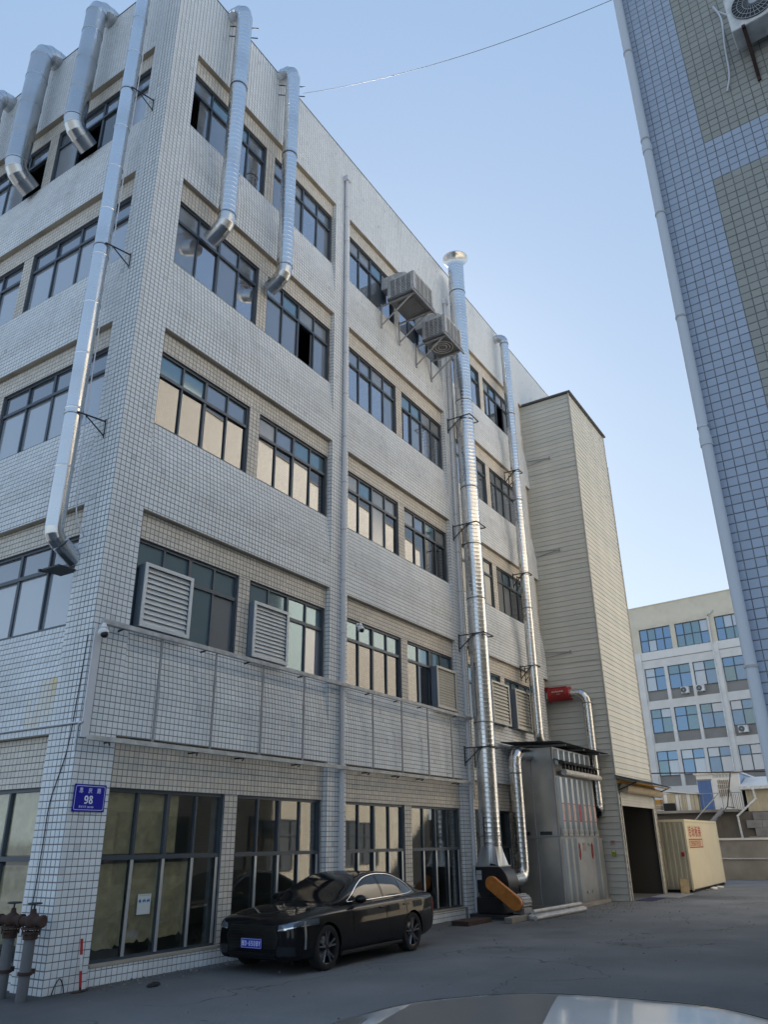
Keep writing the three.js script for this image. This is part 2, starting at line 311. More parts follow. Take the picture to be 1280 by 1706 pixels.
    if (gnd && s === 0 && q === 0) { const st = part(g, 'paper_notice', new THREE.PlaneGeometry(0.27, 0.29), noticeMat); st.position.set(w * 0.375 + 0.02, 0.74, 0.004); }
  }
  // brown paper stuck behind the glass, torn along its lower edge
  function papers(g, w, h, tr, s) {
    const pw = w / 4;
    for (let r = 0; r < 2; r++) for (let i = 0; i < 4; i++) {
      if (s === 0 && (i === 3 || (r === 1 && i > 2))) continue;
      const x0 = i * pw + (i ? 0.012 : 0.03), x1 = (s === 0 && r === 1 && i === 2) ? i * pw + pw * 0.45 : (i + 1) * pw - 0.03, y0 = r ? tr + 0.05 : 0.14 + 0.03 * i, y1 = r ? h - 0.06 : tr - 0.09, pts = [[x1, y0], [x1, y1], [x0, y1]];
      const N = 14; for (let t = 0; t <= N; t++) pts.push([x0 + (x1 - x0) * t / N, y0 + (r ? 0.004 * rnd() : 0.05 * fbm(t * 0.9 + i * 9, 3.3, 3) + 0.035 * rnd() * (t % 5 === 2 ? 2.2 : 0.6))]);
      const e = extr(pts.reverse(), 0.001), p = e.attributes.position;
      part(g, 'paper_cover', M(e), mat.paper).position.z = -0.045 - rnd() * 0.006;
    }
  }
  const nc = document.createElement('canvas'); nc.width = 128; nc.height = 136;
  { const c = nc.getContext('2d'); c.fillStyle = '#dfe6e6'; c.fillRect(0, 0, 128, 136); c.fillStyle = '#c8c9b4'; c.fillRect(8, 5, 112, 8); c.strokeStyle = '#2f6fb0'; c.lineWidth = 5; for (const [x, q] of [[12, 22], [48, 30], [88, 30]]) { c.beginPath(); for (let i = 0; i <= 12; i++) c.lineTo(x + q * i / 12, 46 + 7 * Math.sin(i * 1.9 + x)); c.stroke(); } }
  const nt = new THREE.CanvasTexture(nc); nt.colorSpace = THREE.SRGBColorSpace;
  const noticeMat = std([0.8, 0.8, 0.8], 0.8, 0, { map: nt });

  const BW = [[0.8, 3.42], [3.76, 6.37]];
  const PR = (u, y, w) => V(u, y, w), sideR = { r: V(1, 0, 0), n: V(0, 0, 1) };
  const colsR = [], baysR = [];
  for (let b = 0; b < 5; b++) { colsR.push([6.41 * b + 1e-9, 6.41 * b + 0.72]); if (b < 4) baysR.push({ span: [6.41 * b + 0.72, 6.41 * b + 6.41], wins: b < 3 ? BW.map(p => p.map(x => x + 6.41 * b)) : [], q0: b * 2 }); }
  facade(PR, sideR, colsR, baysR, END, 0);
  const PL = (u, y, w) => V(-w, y, u), sideL = { r: V(0, 0, 1), n: V(-1, 0, 0) };
  const baysL = [{ span: [-8.5, -0.72], wins: [[-8.2, -4.7], [-4.33, -0.84]] }, { span: [-17, -9.2], wins: [[-16.6, -13.2], [-12.8, -9.35]] }];
  baysL.forEach(b => b.wins.reverse()); baysL.forEach(b => { b.wins.sort((p, q) => p[0] - q[0]); });
  facade(PL, sideL, [[-0.72, -0.0055], [-9.2, -8.5], [-17.7, -17]], baysL, -17.7, 1);
  T.build(main, 300, tileMat);
  // rest of the shell: blind end, back, roof
  wall.push(bb(26.36, END, 0, TOP, -0.45, -0.006), bb(END - 0.4, END, 0, TOP, -17.7, -0.46), bb(0.46, END - 0.41, 0, TOP, -17.7, -17.3));
  part(main, 'wall', M(wall), mat.grout);
  for (const g of reveal) part(main, 'window_sill', M(g), mat.plasterBeige);
  for (const g of soffit) part(main, 'ledge_soffit', M(g), mat.plasterBeige);
  part(main, 'roof_slab', M(bb(0.47, END - 0.42, 20.6, 20.9, -17.2, -0.47)), mat.concrete);
  const fl = []; for (let k = 0; k < 4; k++) fl.push(bb(0.47, END - 0.42, LEDGE[k] + 0.4, LEDGE[k] + 0.65, -17.2, -0.47)); fl.push(bb(0.47, END - 0.42, 0.02, 0.06, -17.2, -0.47));
  part(main, 'floor_slab', M(fl), mat.inside);
  part(main, 'inner_wall', M(bb(5.2, END - 0.42, 0.07, 20.5, -5.4, -5.2), bb(5.0, 5.19, 0.07, 20.5, -17.2, -5.2)), mat.inside);
}

// ---------------------------------------------------------------- lettering drawn stroke by stroke
const GLYPH = {
  si: [[2, 0.5, 8, 0.5, 8, 4.5, 2, 4.5, 2, 0.5], [5, 0.5, 5, 4.5], [2, 2.5, 8, 2.5], [1, 6.6, 0.4, 9], [3, 6, 3.3, 9, 7, 9.3, 7.5, 8], [5, 6, 5.6, 7.2], [8, 6, 9.3, 7.8]],
  qing: [[5, 0, 5.5, 1], [1, 1.5, 9.5, 1.5], [1.5, 1.5, 1.5, 6, 0.3, 9.5], [2.8, 4.5, 9, 4.5], [5.8, 2.5, 5.5, 6, 2.5, 9.5], [6, 5.5, 9.5, 9.5]],
  lu: [[0.8, 0.8, 4, 0.8, 4, 3.3, 0.8, 3.3, 0.8, 0.8], [2.4, 3.3, 2.4, 8.5], [2.4, 5.5, 4.2, 5.5], [1, 5, 1, 9], [0.3, 9.3, 4.5, 8.3], [6.5, 0, 5, 3], [6, 1.5, 8.8, 1.5, 4.8, 5], [6, 2.5, 9.5, 5], [5.8, 6, 9, 6, 9, 9.3, 5.8, 9.3, 5.8, 6]],
  min: [[0.8, 0.3, 1.3, 1], [0.8, 2, 0.8, 9.5], [3, 0.8, 9.2, 0.8, 9.2, 9.5, 8.2, 9], [3.2, 3, 6.8, 3, 6.8, 5.3, 3.2, 5.3, 3.2, 3], [5, 2, 5, 8], [2.8, 8.3, 7, 7.8], [6.3, 7, 7.2, 8.6]],
  huo: [[1, 1, 2, 2], [0.5, 3.5, 1.5, 4.5], [0.5, 9, 2.2, 6], [8.5, 0.5, 4, 1.5], [3.2, 3.5, 9.5, 3.5], [6.3, 1.2, 6.3, 5.5], [4.2, 5.8, 8.6, 5.8, 8.6, 9.3, 4.2, 9.3, 4.2, 5.8]],
  dong: [[0.8, 2, 4.5, 2], [0.3, 4.5, 5, 4.5], [2.3, 4.5, 1, 8.3, 4.5, 7.8], [3.8, 6.3, 4.8, 9], [5, 3.3, 9.2, 3.3, 8.8, 9, 7.6, 8.5], [7, 0.8, 6.8, 5, 4.8, 9.5]],
  ban: [[0.3, 3, 4, 3], [2.2, 0.3, 2.2, 9.6], [2.2, 3.5, 0.3, 7], [2.4, 4, 3.8, 5.8], [9, 0.6, 4.8, 1.2, 4.8, 6, 4, 9.5], [5, 3.6, 9, 3.6, 5.3, 9.5], [5.8, 4.5, 9.6, 9.4]],
  fang: [[5, 0, 5.5, 0.9], [1.6, 1.5, 8.6, 1.5, 8.6, 3.8, 1.6, 3.8], [1.6, 1.5, 1.5, 6, 0.3, 9.6], [5, 4.3, 5.3, 5], [2.6, 5.6, 9.4, 5.6], [5, 5.6, 4.4, 8, 2.6, 9.6], [4.8, 7, 8.4, 7, 8, 9.4, 6.8, 9]],
};
function glyph(c, id, x, y, w, h, lw) { c.lineWidth = lw; c.lineCap = 'square'; for (const s of GLYPH[id]) { c.beginPath(); for (let i = 0; i < s.length; i += 2) c[i ? 'lineTo' : 'moveTo'](x + s[i] * w / 10, y + s[i + 1] * h / 10); c.stroke(); } }
function canvasMat(w, h, draw, rough = 0.5, extra = {}) { const cv = document.createElement('canvas'); cv.width = w; cv.height = h; draw(cv.getContext('2d'), w, h); const t = new THREE.CanvasTexture(cv); t.colorSpace = THREE.SRGBColorSpace; t.magFilter = THREE.LinearFilter; return std([1, 1, 1], rough, 0, { map: t, ...extra }); }
const plate = (w, h) => new THREE.PlaneGeometry(w, h);

// ---------------------------------------------------------------- outdoor air conditioner
function fillAC(g, w = 0.8, h = 0.55, d = 0.28) {   // front at +z, base at y = 0, centred in x
  part(g, 'housing', M(rb(-w / 2, w / 2, 0, h, -d, 0, 0.018)), mat.white);
  const cx = -w * 0.14, cy = h * 0.5, r = h * 0.42;
  part(g, 'fan_recess', M(new THREE.CylinderGeometry(r, r, 0.012, 40).rotateX(PI / 2).translate(cx, cy, 0.004)), mat.steelDark);
  const ring = []; for (const q of [1, 0.75, 0.5]) ring.push(new THREE.TorusGeometry(r * q, 0.004, 6, 48).translate(cx, cy, 0.018)); for (let i = 0; i < 28; i++) { const a = i / 28 * 2 * PI; ring.push(rod(V(cx + Math.cos(a) * r * 0.22, cy + Math.sin(a) * r * 0.22, 0.018), V(cx + Math.cos(a + 0.35) * r, cy + Math.sin(a + 0.35) * r, 0.018), 0.0028, 0.0028, 5)); }
  part(g, 'fan_grille', M(ring), mat.steelPale);
  part(g, 'fan_hub', M(new THREE.CylinderGeometry(r * 0.22, r * 0.22, 0.012, 24).rotateX(PI / 2).translate(cx, cy, 0.02)), mat.steelPale);
}

// ---------------------------------------------------------------- tiled building on the right
const KR = V(0.0782, 0, 9.535), tR = V(-0.06848, 0, 0.99765), eR = V(0.99765, 0, 0.06848);
{
  const b = thing('tiled_building', 'blue grey tiled building with beige panels at the right edge', 'building');
  const T = new Tiles(), Hh = 18.9, up = V(0, 1, 0), nX = eR.clone().negate(), nZ = tR.clone().negate();
  const PX = (u, y, w) => KR.clone().addScaledVector(tR, u).addScaledVector(nX, w).setY(y), PZ = (u, y, w) => KR.clone().addScaledVector(eR, u).addScaledVector(nZ, w).setY(y);
  const shade = (i, j, c, a = 0.12) => { const k = 1 - a / 2 + a * hash(i * 37 + 11, j * 19 + 3); return c.map(v => v * k); };
  const panels = [[0.6, 3.4, 1.17, 4.77], [0.6, 3.4, 5.36, 8.95], [0.6, 3.4, 9.53, 13.13], [0.6, 3.4, 13.7, 17.3], [4.2, 7, 1.17, 4.77], [4.2, 7, 5.36, 8.95], [4.2, 7, 9.53, 13.13]];
  T.rect((u, y) => ({ p: PX(u, y, 0), r: tR, u: up, n: nX }), 0, 8, 0, Hh, (u, y, i, j) => panels.some(p => u > p[0] && u < p[1] && y > p[2] && y < p[3]) ? shade(i, j, [0.35, 0.345, 0.305]) : shade(i, j, [0.40, 0.46, 0.56]), { pu: 0.1027, pv: 0.0975, gap: 0.0075, grid: 0.0366 });
  const wins = []; for (let i = 0; i < 4; i++) for (const y of [0.9, 4.6]) wins.push([3 + i * 6.6, 3 + i * 6.6 + 3.4, y, y + 1.9]);
  T.rect((u, y) => ({ p: PZ(u, y, 0), r: eR.clone().negate(), u: up, n: nZ }), 0, 32, 0, Hh, (u, y, i, j) => wins.some(w => u > w[0] - 0.02 && u < w[1] + 0.02 && y > w[2] - 0.03 && y < w[3] + 0.03) ? null : shade(i, j, [0.73, 0.64, 0.51], 0.16), { pu: 0.1, pv: 0.1 });
  for (const s of T.l) if (s.p.x > 0.5) s.hide = true;
  T.build(b, 300, tileMat);
  const sh = new THREE.Matrix4().makeBasis(eR, up, tR).setPosition(KR), core = bb(0, 32, 0, Hh, 0, 14);
  core.translate(0.0, 0, 0.0).applyMatrix4(sh); part(b, 'wall', M(core), mat.grout);
  part(b, 'roof_coping', M(bb(-0.05, 32.05, Hh, Hh + 0.08, -0.05, 14.05).applyMatrix4(sh)), mat.concrete);
  for (const w of wins) { const g = makeWindow(b, w[1] - w[0], w[3] - w[2], 4, (w[3] - w[2]) * 0.68, { pane: () => ({ m: mat.glassMid }) }); g.position.copy(PZ(w[1], w[2], 0.052)); g.rotation.y = PI - Math.atan2(-eR.z, eR.x) * -1; }
  // white downpipe at the corner
  const p = thing('downpipe', 'pale drainpipe with clamps down the corner of the blue grey tiled building', 'pipe', [0, 0, 0], 0);
  const c = PX(-0.005, 0, 0.075), at = y => c.clone().setY(y);
  part(p, 'pipe', M(rod(at(0), at(18.6), 0.055, 0.055, 24)), mat.pvc);
  for (const y of [1.6, 3.3, 5.8, 7.2, 8.7, 9.9, 11.5, 13.4, 15.3, 17.2]) part(p, 'clamp', M(rod(at(y - 0.012), at(y + 0.012), 0.061, 0.061, 24), bar(at(y), PX(-0.005, y, 0.004), 0.03, 0.012)), y > 5 && y < 5.9 ? mat.galvOld : mat.pvcOld);
  for (const y of [5.68, 9.8]) part(p, 'socket', M(rod(at(y - 0.1), at(y + 0.0), 0.062, 0.062, 24)), mat.pvc);
  // air conditioner high on the wall
  const q = PX(1.62, 10.5, 0.4), a = thing('air_conditioner', 'white outdoor air conditioner on rusty brackets high on blue grey tiled wall', 'air conditioner', [q.x, q.y, q.z], Math.atan2(nX.x, nX.z));
  fillAC(a, 0.82, 0.57, 0.3);
  for (const s of [-0.28, 0.3]) part(a, 'bracket', M(bar(V(s, -0.02, 0.02), V(s, -0.02, -0.395), 0.04), bar(V(s, -0.02, -0.02), V(s, -0.42, -0.38), 0.035), bar(V(s, 0.02, -0.385), V(s, -0.5, -0.385), 0.04, 0.02)), mat.rust);
  const h = thing('drain_hose', 'thin white drain hose hanging loose on the beige tiles beside the air conditioner', 'hose');
  part(h, 'hose', M(tube([PX(1.22, 11.2, 0.05), PX(1.1, 11.42, 0.03), PX(1.08, 11.5, 0.05), PX(1.13, 11.2, 0.06), PX(1.09, 10.75, 0.04), PX(1.06, 10.3, 0.04), PX(0.99, 10.04, 0.05)], 0.011, 60)), mat.pvc);
}

// ---------------------------------------------------------------- ducts
function spiral(r, y0, y1, pitch = 0.135, seg = 44) {
  const pts = []; let y = y0; while (y < y1 - 0.02) { const e = Math.min(pitch, y1 - y); pts.push([r, y], [r, y + e * 0.84], [r + 0.0065, y + e * 0.89], [r + 0.0065, y + e * 0.945]); y += e; } pts.push([r, y1]);
  return new THREE.LatheGeometry(pts.map(p => new THREE.Vector2(...p)), seg);
}
function plain(r, y0, y1, seam = 1.02, seg = 44) {       // long sheet lengths with a raised seam
  const pts = []; let y = y0; while (y < y1 - 0.02) { const e = Math.min(seam, y1 - y); pts.push([r, y], [r, y + e - 0.05], [r + 0.012, y + e - 0.04], [r + 0.012, y + e - 0.018], [r + 0.002, y + e - 0.008]); y += e; } pts.push([r, y1]);
  return new THREE.LatheGeometry(pts.map(p => new THREE.Vector2(...p)), seg);
}
// gored elbow: starts at the origin heading +y, bends towards +x
function gored(r, R, ang, n = 4, seg = 40) {
  const g = [];
  const ring = i => { const a = ang * (i < 0 ? 0 : i > n ? 1 : i / n); return { c: V(R - R * Math.cos(a), R * Math.sin(a), 0), e: V(Math.cos(a), -Math.sin(a), 0) }; };
  for (let s = 0; s < n; s++) {
    const A = ring(s), B = ring(s + 1), pos = [], nor = [], idx = [];
    for (let k = 0; k <= seg; k++) { const f = k / seg * 2 * PI, em = A.e.clone().add(B.e).normalize(); for (const Q of [A, B]) { const q = Q.c.clone().addScaledVector(Q.e, r * Math.cos(f)).add(V(0, 0, r * Math.sin(f))); pos.push(q.x, q.y, q.z); const nn = em.clone().multiplyScalar(Math.cos(f)).add(V(0, 0, Math.sin(f))); nor.push(nn.x, nn.y, nn.z); } }
    for (let k = 0; k < seg; k++) { const a = 2 * k; idx.push(a, a + 1, a + 2, a + 1, a + 3, a + 2); }
    const q = new THREE.BufferGeometry(); q.setAttribute('position', new THREE.Float32BufferAttribute(pos, 3)); q.setAttribute('normal', new THREE.Float32BufferAttribute(nor, 3)); q.setIndex(idx); g.push(clean(q));
    const C = B.c, ax = V(Math.sin(ang * (s + 1) / n), Math.cos(ang * (s + 1) / n), 0); g.push(clean(rod(C.clone().addScaledVector(ax, -0.007), C.clone().addScaledVector(ax, 0.007), r + 0.004, r + 0.004, seg, true)));
  }
  return mergeGeometries(g);
}
// place a gored elbow: at point p, first heading h, bending towards t
function elbowAt(r, R, ang, p, h, t, n = 4) { const g = gored(r, R, ang, n); const z = t.clone().cross(h).normalize(); g.applyMatrix4(new THREE.Matrix4().makeBasis(t, h, z).setPosition(p)); return metreUV(g); }
const bandGeo = (r, y, h = 0.03) => rod(V(0, y - h / 2, 0), V(0, y + h / 2, 0), r + 0.014, r + 0.014, 44);
const UP = V(0, 1, 0), DN = V(0, -1, 0), XP = V(1, 0, 0), XN = V(-1, 0, 0), ZP = V(0, 0, 1), ZN = V(0, 0, -1);
function strut(g, y, out, wallDist, spread, m = mat.steelDark) {   // wall bracket round a duct: arms to the wall with a stay; out = unit vector from wall
  const side = V(out.z, 0, -out.x), B = [];
  for (const s of [-1, 1]) { const a = side.clone().multiplyScalar(s * spread); const w = a.clone().addScaledVector(out, -wallDist).setY(y), e = a.clone().addScaledVector(out, spread * 1.05).setY(y + 0.0); B.push(bar(w, e, 0.03), bar(w.clone().add(V(0, -0.42, 0)), a.clone().addScaledVector(out, 0.02).setY(y - 0.02), 0.026), bar(w.clone().add(V(0, 0.06, 0)), w.clone().add(V(0, -0.5, 0)), 0.035, 0.02)); }
  const e1 = side.clone().multiplyScalar(spread).addScaledVector(out, spread * 1.05).setY(y), e0 = side.clone().multiplyScalar(-spread).addScaledVector(out, spread * 1.05).setY(y); B.push(bar(e0, e1, 0.03));
  part(g, 'wall_bracket', M(B), m);
}
{
  // two ducts on the front wall near the corner
  for (const [x, r, y0, y1, bnd, lab] of [[1.6, 0.195, 14.78, 21.55, 18.95, 'spiral metal duct bent over the parapet, nearest the building corner on the right wall'], [3.74, 0.188, 14.8, 21.5, 18.55, 'spiral metal duct bent over the parapet, second from the corner on the right wall']]) {
    const g = thing('roof_duct', lab, 'duct', [x, 0, 0.47], 0, 'ducts hooked over the parapet'); g.rotation.z = x > 2 ? 0.004 : -0.003;
    part(g, 'pipe', M(spiral(r, y0, y1)), mat.galv); part(g, 'top_elbow', elbowAt(r, r + 0.14, PI / 2, V(0, y1, 0), UP, ZN, 3), mat.galvElbow);
    part(g, 'end_pipe', M(rod(V(0, y1 + r + 0.14, -r - 0.14), V(0, y1 + r + 0.14, -0.95), r, r, 44)), mat.galv);
    part(g, 'bottom_elbow', elbowAt(r, r + 0.1, PI * 0.36, V(0, y0, 0), DN, ZN, 3), mat.galvElbow, 'shiny elbow turning into the window');
    const a = PI * 0.36, R = r + 0.1, c = V(0, y0 - R * Math.sin(a), -R + R * Math.cos(a)), d = V(0, -Math.cos(a), -Math.sin(a));
    part(g, 'outlet_pipe', M(rod(c, c.clone().addScaledVector(d, 0.32), r, r, 44)), mat.galv);
    part(g, 'band', M(bandGeo(r, bnd)), mat.band); part(g, 'band', M(bandGeo(r, y0 + 0.08, 0.05)), mat.galvElbow);
    for (const yy of [y1 - 0.12, y1 - 0.5]) part(g, 'support_rod', M(rod(V(-0.05, yy + 0.1, -0.46), V(0.42, yy + 0.14, 0.1), 0.014)), mat.steelDark);
  }
  // side wall ducts
  for (const [z, r, y0, y1, lab] of [[-7.05, 0.25, 17.7, 21.35, 'grey duct hooked over the parapet at the left edge of the photo'], [-4.98, 0.268, 17.75, 21.62, 'wide grey duct over the parapet, left of its twin, bent into a top floor window'], [-2.72, 0.243, 17.8, 21.6, 'grey duct over the parapet between its wider twin and the long thin duct']]) {
    const g = thing('roof_duct', lab, 'duct', [-0.46, 0, z], 0, 'ducts hooked over the parapet');
    part(g, 'pipe', M(plain(r, y0, y1)), mat.galvOld); part(g, 'top_elbow', elbowAt(r, r + 0.1, PI / 2, V(0, y1, 0), UP, XP, 3), mat.galvElbow);
    part(g, 'end_pipe', M(rod(V(r + 0.1, y1 + r + 0.1, 0), V(0.95, y1 + r + 0.1, 0), r, r, 44)), mat.galvOld);
    part(g, 'bottom_elbow', elbowAt(r, r + 0.12, PI * 0.36, V(0, y0, 0), DN, XP, 3), mat.galvElbow, 'shiny elbow turning into the window');
    const a = PI * 0.36, R = r + 0.12, c = V(R - R * Math.cos(a), y0 - R * Math.sin(a), 0), d = V(Math.sin(a), -Math.cos(a), 0);
    part(g, 'outlet_pipe', M(rod(c, c.clone().addScaledVector(d, 0.3), r, r, 44)), mat.galvOld);
    part(g, 'band', M(bandGeo(r, y0 + 0.03, 0.04)), mat.galvElbow);
  }
  {
    const r = 0.155, g = thing('wall_duct', 'long thin silver duct running the full height beside the building corner', 'duct', [-0.46, 0, -0.78]);
    part(g, 'pipe', M(plain(r, 6.85, 23.6, 1.18)), mat.galv);
    part(g, 'bottom_elbow', elbowAt(r, r + 0.08, PI * 0.34, V(0, 6.85, 0), DN, XP, 3), mat.galvElbow);
    part(g, 'outlet_pipe', M(rod(V(0.17, 6.62, 0), V(0.5, 6.43, 0), r, r, 40)), mat.galv);
    part(g, 'outlet_tray', M(bb(0.12, 0.5, 6.2, 6.23, -0.35, 0.1), bar(V(0.1, 6.21, -0.4), V(0.3, 6.24, -0.42), 0.04)), mat.steelDark);
    for (const y of [9.05, 12.95, 17.4]) { part(g, 'wall_bracket', M(bar(V(0.46, y, 0.33), V(-0.05, y + 0.02, 0.17), 0.022), bar(V(0.455, y - 0.3, 0.33), V(0.1, y, 0.22), 0.018), bar(V(0.455, y + 0.05, 0.33), V(0.455, y - 0.34, 0.33), 0.03, 0.012)), mat.steelDark); part(g, 'band', M(bandGeo(r, y + 0.02)), mat.galvElbow); }
    const c = thing('conduit', 'thin white conduit running down beside the long thin silver duct', 'conduit');
    part(c, 'tube', M(tube([V(-0.36, 23, -0.6), V(-0.36, 18, -0.6), V(-0.35, 14, -0.6), V(-0.34, 10, -0.6), V(-0.26, 7.4, -0.58), V(-0.1, 6.86, -0.52), V(0.02, 6.8, -0.6)], 0.012, 90)), mat.pvc);
  }
  {
    const r = 0.287, g = thing('tall_stack', 'tall spiral metal stack with a flared rim rising from the blower', 'duct', [13.37, 0, 0.52]);
    part(g, 'pipe', M(spiral(r, 1.72, 21.9, 0.13, 52)), mat.galv);
    part(g, 'rim', M(new THREE.LatheGeometry([[r, 21.85], [r + 0.02, 22.0], [0.4, 22.12], [0.47, 22.2], [0.475, 22.23], [0.46, 22.235], [0.38, 22.15], [r - 0.02, 22.0]].map(p => new THREE.Vector2(...p)), 52)), mat.galvElbow, 'flared rim at the top');
    for (const y of [2.0, 5.05, 8.8, 10.6, 12.6, 15.9, 20.6]) part(g, 'band', M(bandGeo(r, y)), mat.band);
    for (const y of [4.35, 7.65, 11.25, 15.2]) strut(g, y, ZP, 0.5, 0.33);
    // square to round transition
    const pos = [], N = 48; for (let i = 0; i < N; i++) { const q = k => { const a = k / N * 2 * PI, c = Math.cos(a), s = Math.sin(a), m = 0.34 / Math.max(Math.abs(c), Math.abs(s)); return [V(c * m, 1.24, s * m), V(c * (r + 0.004), 1.74, s * (r + 0.004))]; }; const [a, b] = q(i), [c, d] = q(i + 1); for (const v of [a, b, c, c, b, d]) pos.push(v.x, v.y, v.z); }
    const t = new THREE.BufferGeometry(); t.setAttribute('position', new THREE.Float32BufferAttribute(pos, 3)); t.computeVertexNormals(); part(g, 'transition', M(t), mat.galvOld);
  }
  {
    const r = 0.17, g = thing('wall_duct', 'slim spiral duct beside the clad tower, hooked over the parapet', 'duct', [17.93, 0, 0.4]);
    part(g, 'pipe', M(spiral(r, 5.2, 21.2)), mat.galv); part(g, 'top_elbow', elbowAt(r, r + 0.12, PI / 2, V(0, 21.2, 0), UP, ZN, 5), mat.galvElbow);
    part(g, 'end_pipe', M(rod(V(0, 21.2 + r + 0.12, -r - 0.12), V(0, 21.2 + r + 0.12, -0.9), r, r, 40)), mat.galv);
    part(g, 'bottom_elbow', elbowAt(r, r + 0.1, PI * 0.28, V(0, 5.2, 0), DN, XP, 3), mat.galvElbow);
    part(g, 'outlet_pipe', M(rod(V(0.1, 5.0, 0), V(0.42, 4.66, 0), r, r, 40)), mat.galv);
    for (const y of [21.1, 17.7, 13.9, 9.6]) part(g, 'band', M(bandGeo(r, y)), mat.band);
    for (const y of [15.1, 10.9, 7.5]) strut(g, y, ZP, 0.38, 0.2);
  }
  {
    const r = 0.165, x = 20.14, g = thing('damper_duct', 'silver duct with a red fire damper bending down the side of the clad tower', 'duct', [x, 0, 0]);
    part(g, 'inlet_pipe', M(rod(V(0, 6.82, -0.1), V(0, 6.82, 0.2), r, r, 40)), mat.galvOld);
    const d = sub(g, 'fire_damper', 'red cylindrical damper');
    part(d, 'body', M(along(new THREE.CylinderGeometry(0.235, 0.235, 0.78, 44), V(0, 6.82, 0.12), V(0, 6.82, 0.9)), rod(V(0, 6.82, 0.1), V(0, 6.82, 0.15), 0.255, 0.255, 44), rod(V(0, 6.82, 0.87), V(0, 6.82, 0.92), 0.255, 0.255, 44), bb(-0.12, 0.06, 7.03, 7.09, 0.15, 0.8), bb(-0.1, 0.04, 7.0, 7.12, -0.1, 0.12)), mat.red);
    const lm = canvasMat(256, 128, (c, w, h) => { c.fillStyle = '#7d1013'; c.fillRect(0, 0, w, h); c.strokeStyle = '#e6d6d2'; ['fang', 'huo', 'ban', 'dong', 'si', 'lu'].forEach((k, i) => glyph(c, k, 14 + i * 39, 12, 30, 36, 4)); c.lineWidth = 6; c.beginPath(); c.moveTo(110, 92); c.lineTo(176, 92); c.stroke(); });
    const pl = part(d, 'lettering', plate(0.5, 0.2), lm); pl.position.set(-0.238, 6.85, 0.5); pl.rotation.y = -PI / 2;
    part(g, 'outlet_pipe', M(rod(V(0, 6.82, 0.9), V(0, 6.82, 1.12), r, r, 40)), mat.galv);
    part(g, 'top_elbow', elbowAt(r, 0.37, PI / 2, V(0, 6.82, 1.12), ZP, DN, 4), mat.galvElbow);
    part(g, 'pipe', M(spiral(r, 2.98, 6.45)).translate(0, 0, 1.49), mat.galv); 
    part(g, 'bottom_elbow', elbowAt(r, r + 0.1, PI / 2, V(0, 2.98, 1.49), DN, XN, 3), mat.galvElbow);
    for (const y of [6.42, 3.0]) part(g, 'band', M(bandGeo(r, y).translate(0, 0, 1.49)), mat.band);
  }
  {
    const r = 0.185, g = thing('return_duct', 'short spiral duct looping from the blower up into the dust collector', 'duct', [15.12, 0, 0.66]);
    part(g, 'pipe', M(spiral(r, 1.18, 4.0)), mat.galv); part(g, 'top_elbow', elbowAt(r, 0.34, PI / 2, V(0, 4.0, 0), UP, XP, 3), mat.galvElbow);
    part(g, 'end_pipe', M(rod(V(0.34, 4.34, 0), V(1.06, 4.34, 0), r, r, 40)), mat.galvOld);
    part(g, 'bottom_elbow', elbowAt(r, 0.32, PI / 2, V(0, 1.18, 0), DN, XN, 4), mat.galvElbow); part(g, 'inlet_pipe', M(rod(V(-0.32, 0.86, 0), V(-0.72, 0.86, 0), r, r, 40)), mat.galvOld);
    part(g, 'band', M(bandGeo(r, 3.75)), mat.band);
  }
}

// ---------------------------------------------------------------- drainpipes, sign frame, louvres, cameras on the front wall
for (const [x, z, top, lab] of [[6.86, 0.075, 20.7, 'white drainpipe running up the pier between the two nearest bays'], [13.18, 0.075, 20.2, 'white drainpipe behind the tall metal stack']]) {
  const g = thing('downpipe', lab, 'pipe', [x, 0, z]);
  part(g, 'pipe', M(rod(V(0, 0, 0), V(0, top, 0), 0.056, 0.056, 24)), mat.pvc);
  part(g, 'rain_head', M(bb(-0.1, 0.1, top - 0.02, top + 0.16, -0.068, 0.09)), mat.pvc);
  for (let y = 1.15; y < top - 0.5; y += 1.32) part(g, 'clamp', M(rod(V(0, y - 0.014, 0), V(0, y + 0.014, 0), 0.061, 0.061, 24), bar(V(0.045, y, 0), V(0.045, y, -0.068), 0.02)), mat.pvcOld);
  for (let y = 3.0; y < top - 1; y += 4.0) part(g, 'socket', M(rod(V(0, y - 0.08, 0), V(0, y + 0.06, 0), 0.064, 0.064, 24)), mat.pvc);
}
single('conduit', M(tube([V(13.52, 3, 0.03), V(13.5, 8, 0.035), V(13.53, 14, 0.03), V(13.5, 19, 0.03)], 0.018, 60)), mat.pvcOld, 'thin grey conduit beside the drainpipe behind the tall stack', 'conduit');
{
  const g = thing('sign_frame', 'empty grey metal sign frame along the wall above the ground floor', 'frame');
  part(g, 'top_rail', M(rb(0.06, 13.35, 5.17, 5.25, 0.1, 0.17, 0.006)), mat.steelPale); part(g, 'bottom_rail', M(rb(0.08, 13.05, 3.36, 3.435, 0.1, 0.17, 0.006)), mat.pvcOld);
  for (let i = 0; i < 9; i++) { const x = 1.36 + 1.338 * i; part(g, 'upright', M(bb(x - 0.016, x + 0.016, 3.436, 5.168, 0.108, 0.138)), mat.steelGrey); }
  part(g, 'end_panel', M(bb(-0.01, 0.13, 3.4, 5.1, 0.06, 0.085)), mat.pvc);
  for (const x of [0.5, 2.4, 3.6, 5.3, 7.9, 9.2, 10.4, 12.4]) part(g, 'bracket', M(bar(V(x, 3.36, 0.135), V(x, 3.36, -0.1), 0.025), bar(V(x, 5.17, 0.135), V(x, 5.15, 0.0), 0.025), bar(V(x, 3.34, 0.12), V(x + 0.13, 3.33, -0.02), 0.018)), mat.steelDark);
}
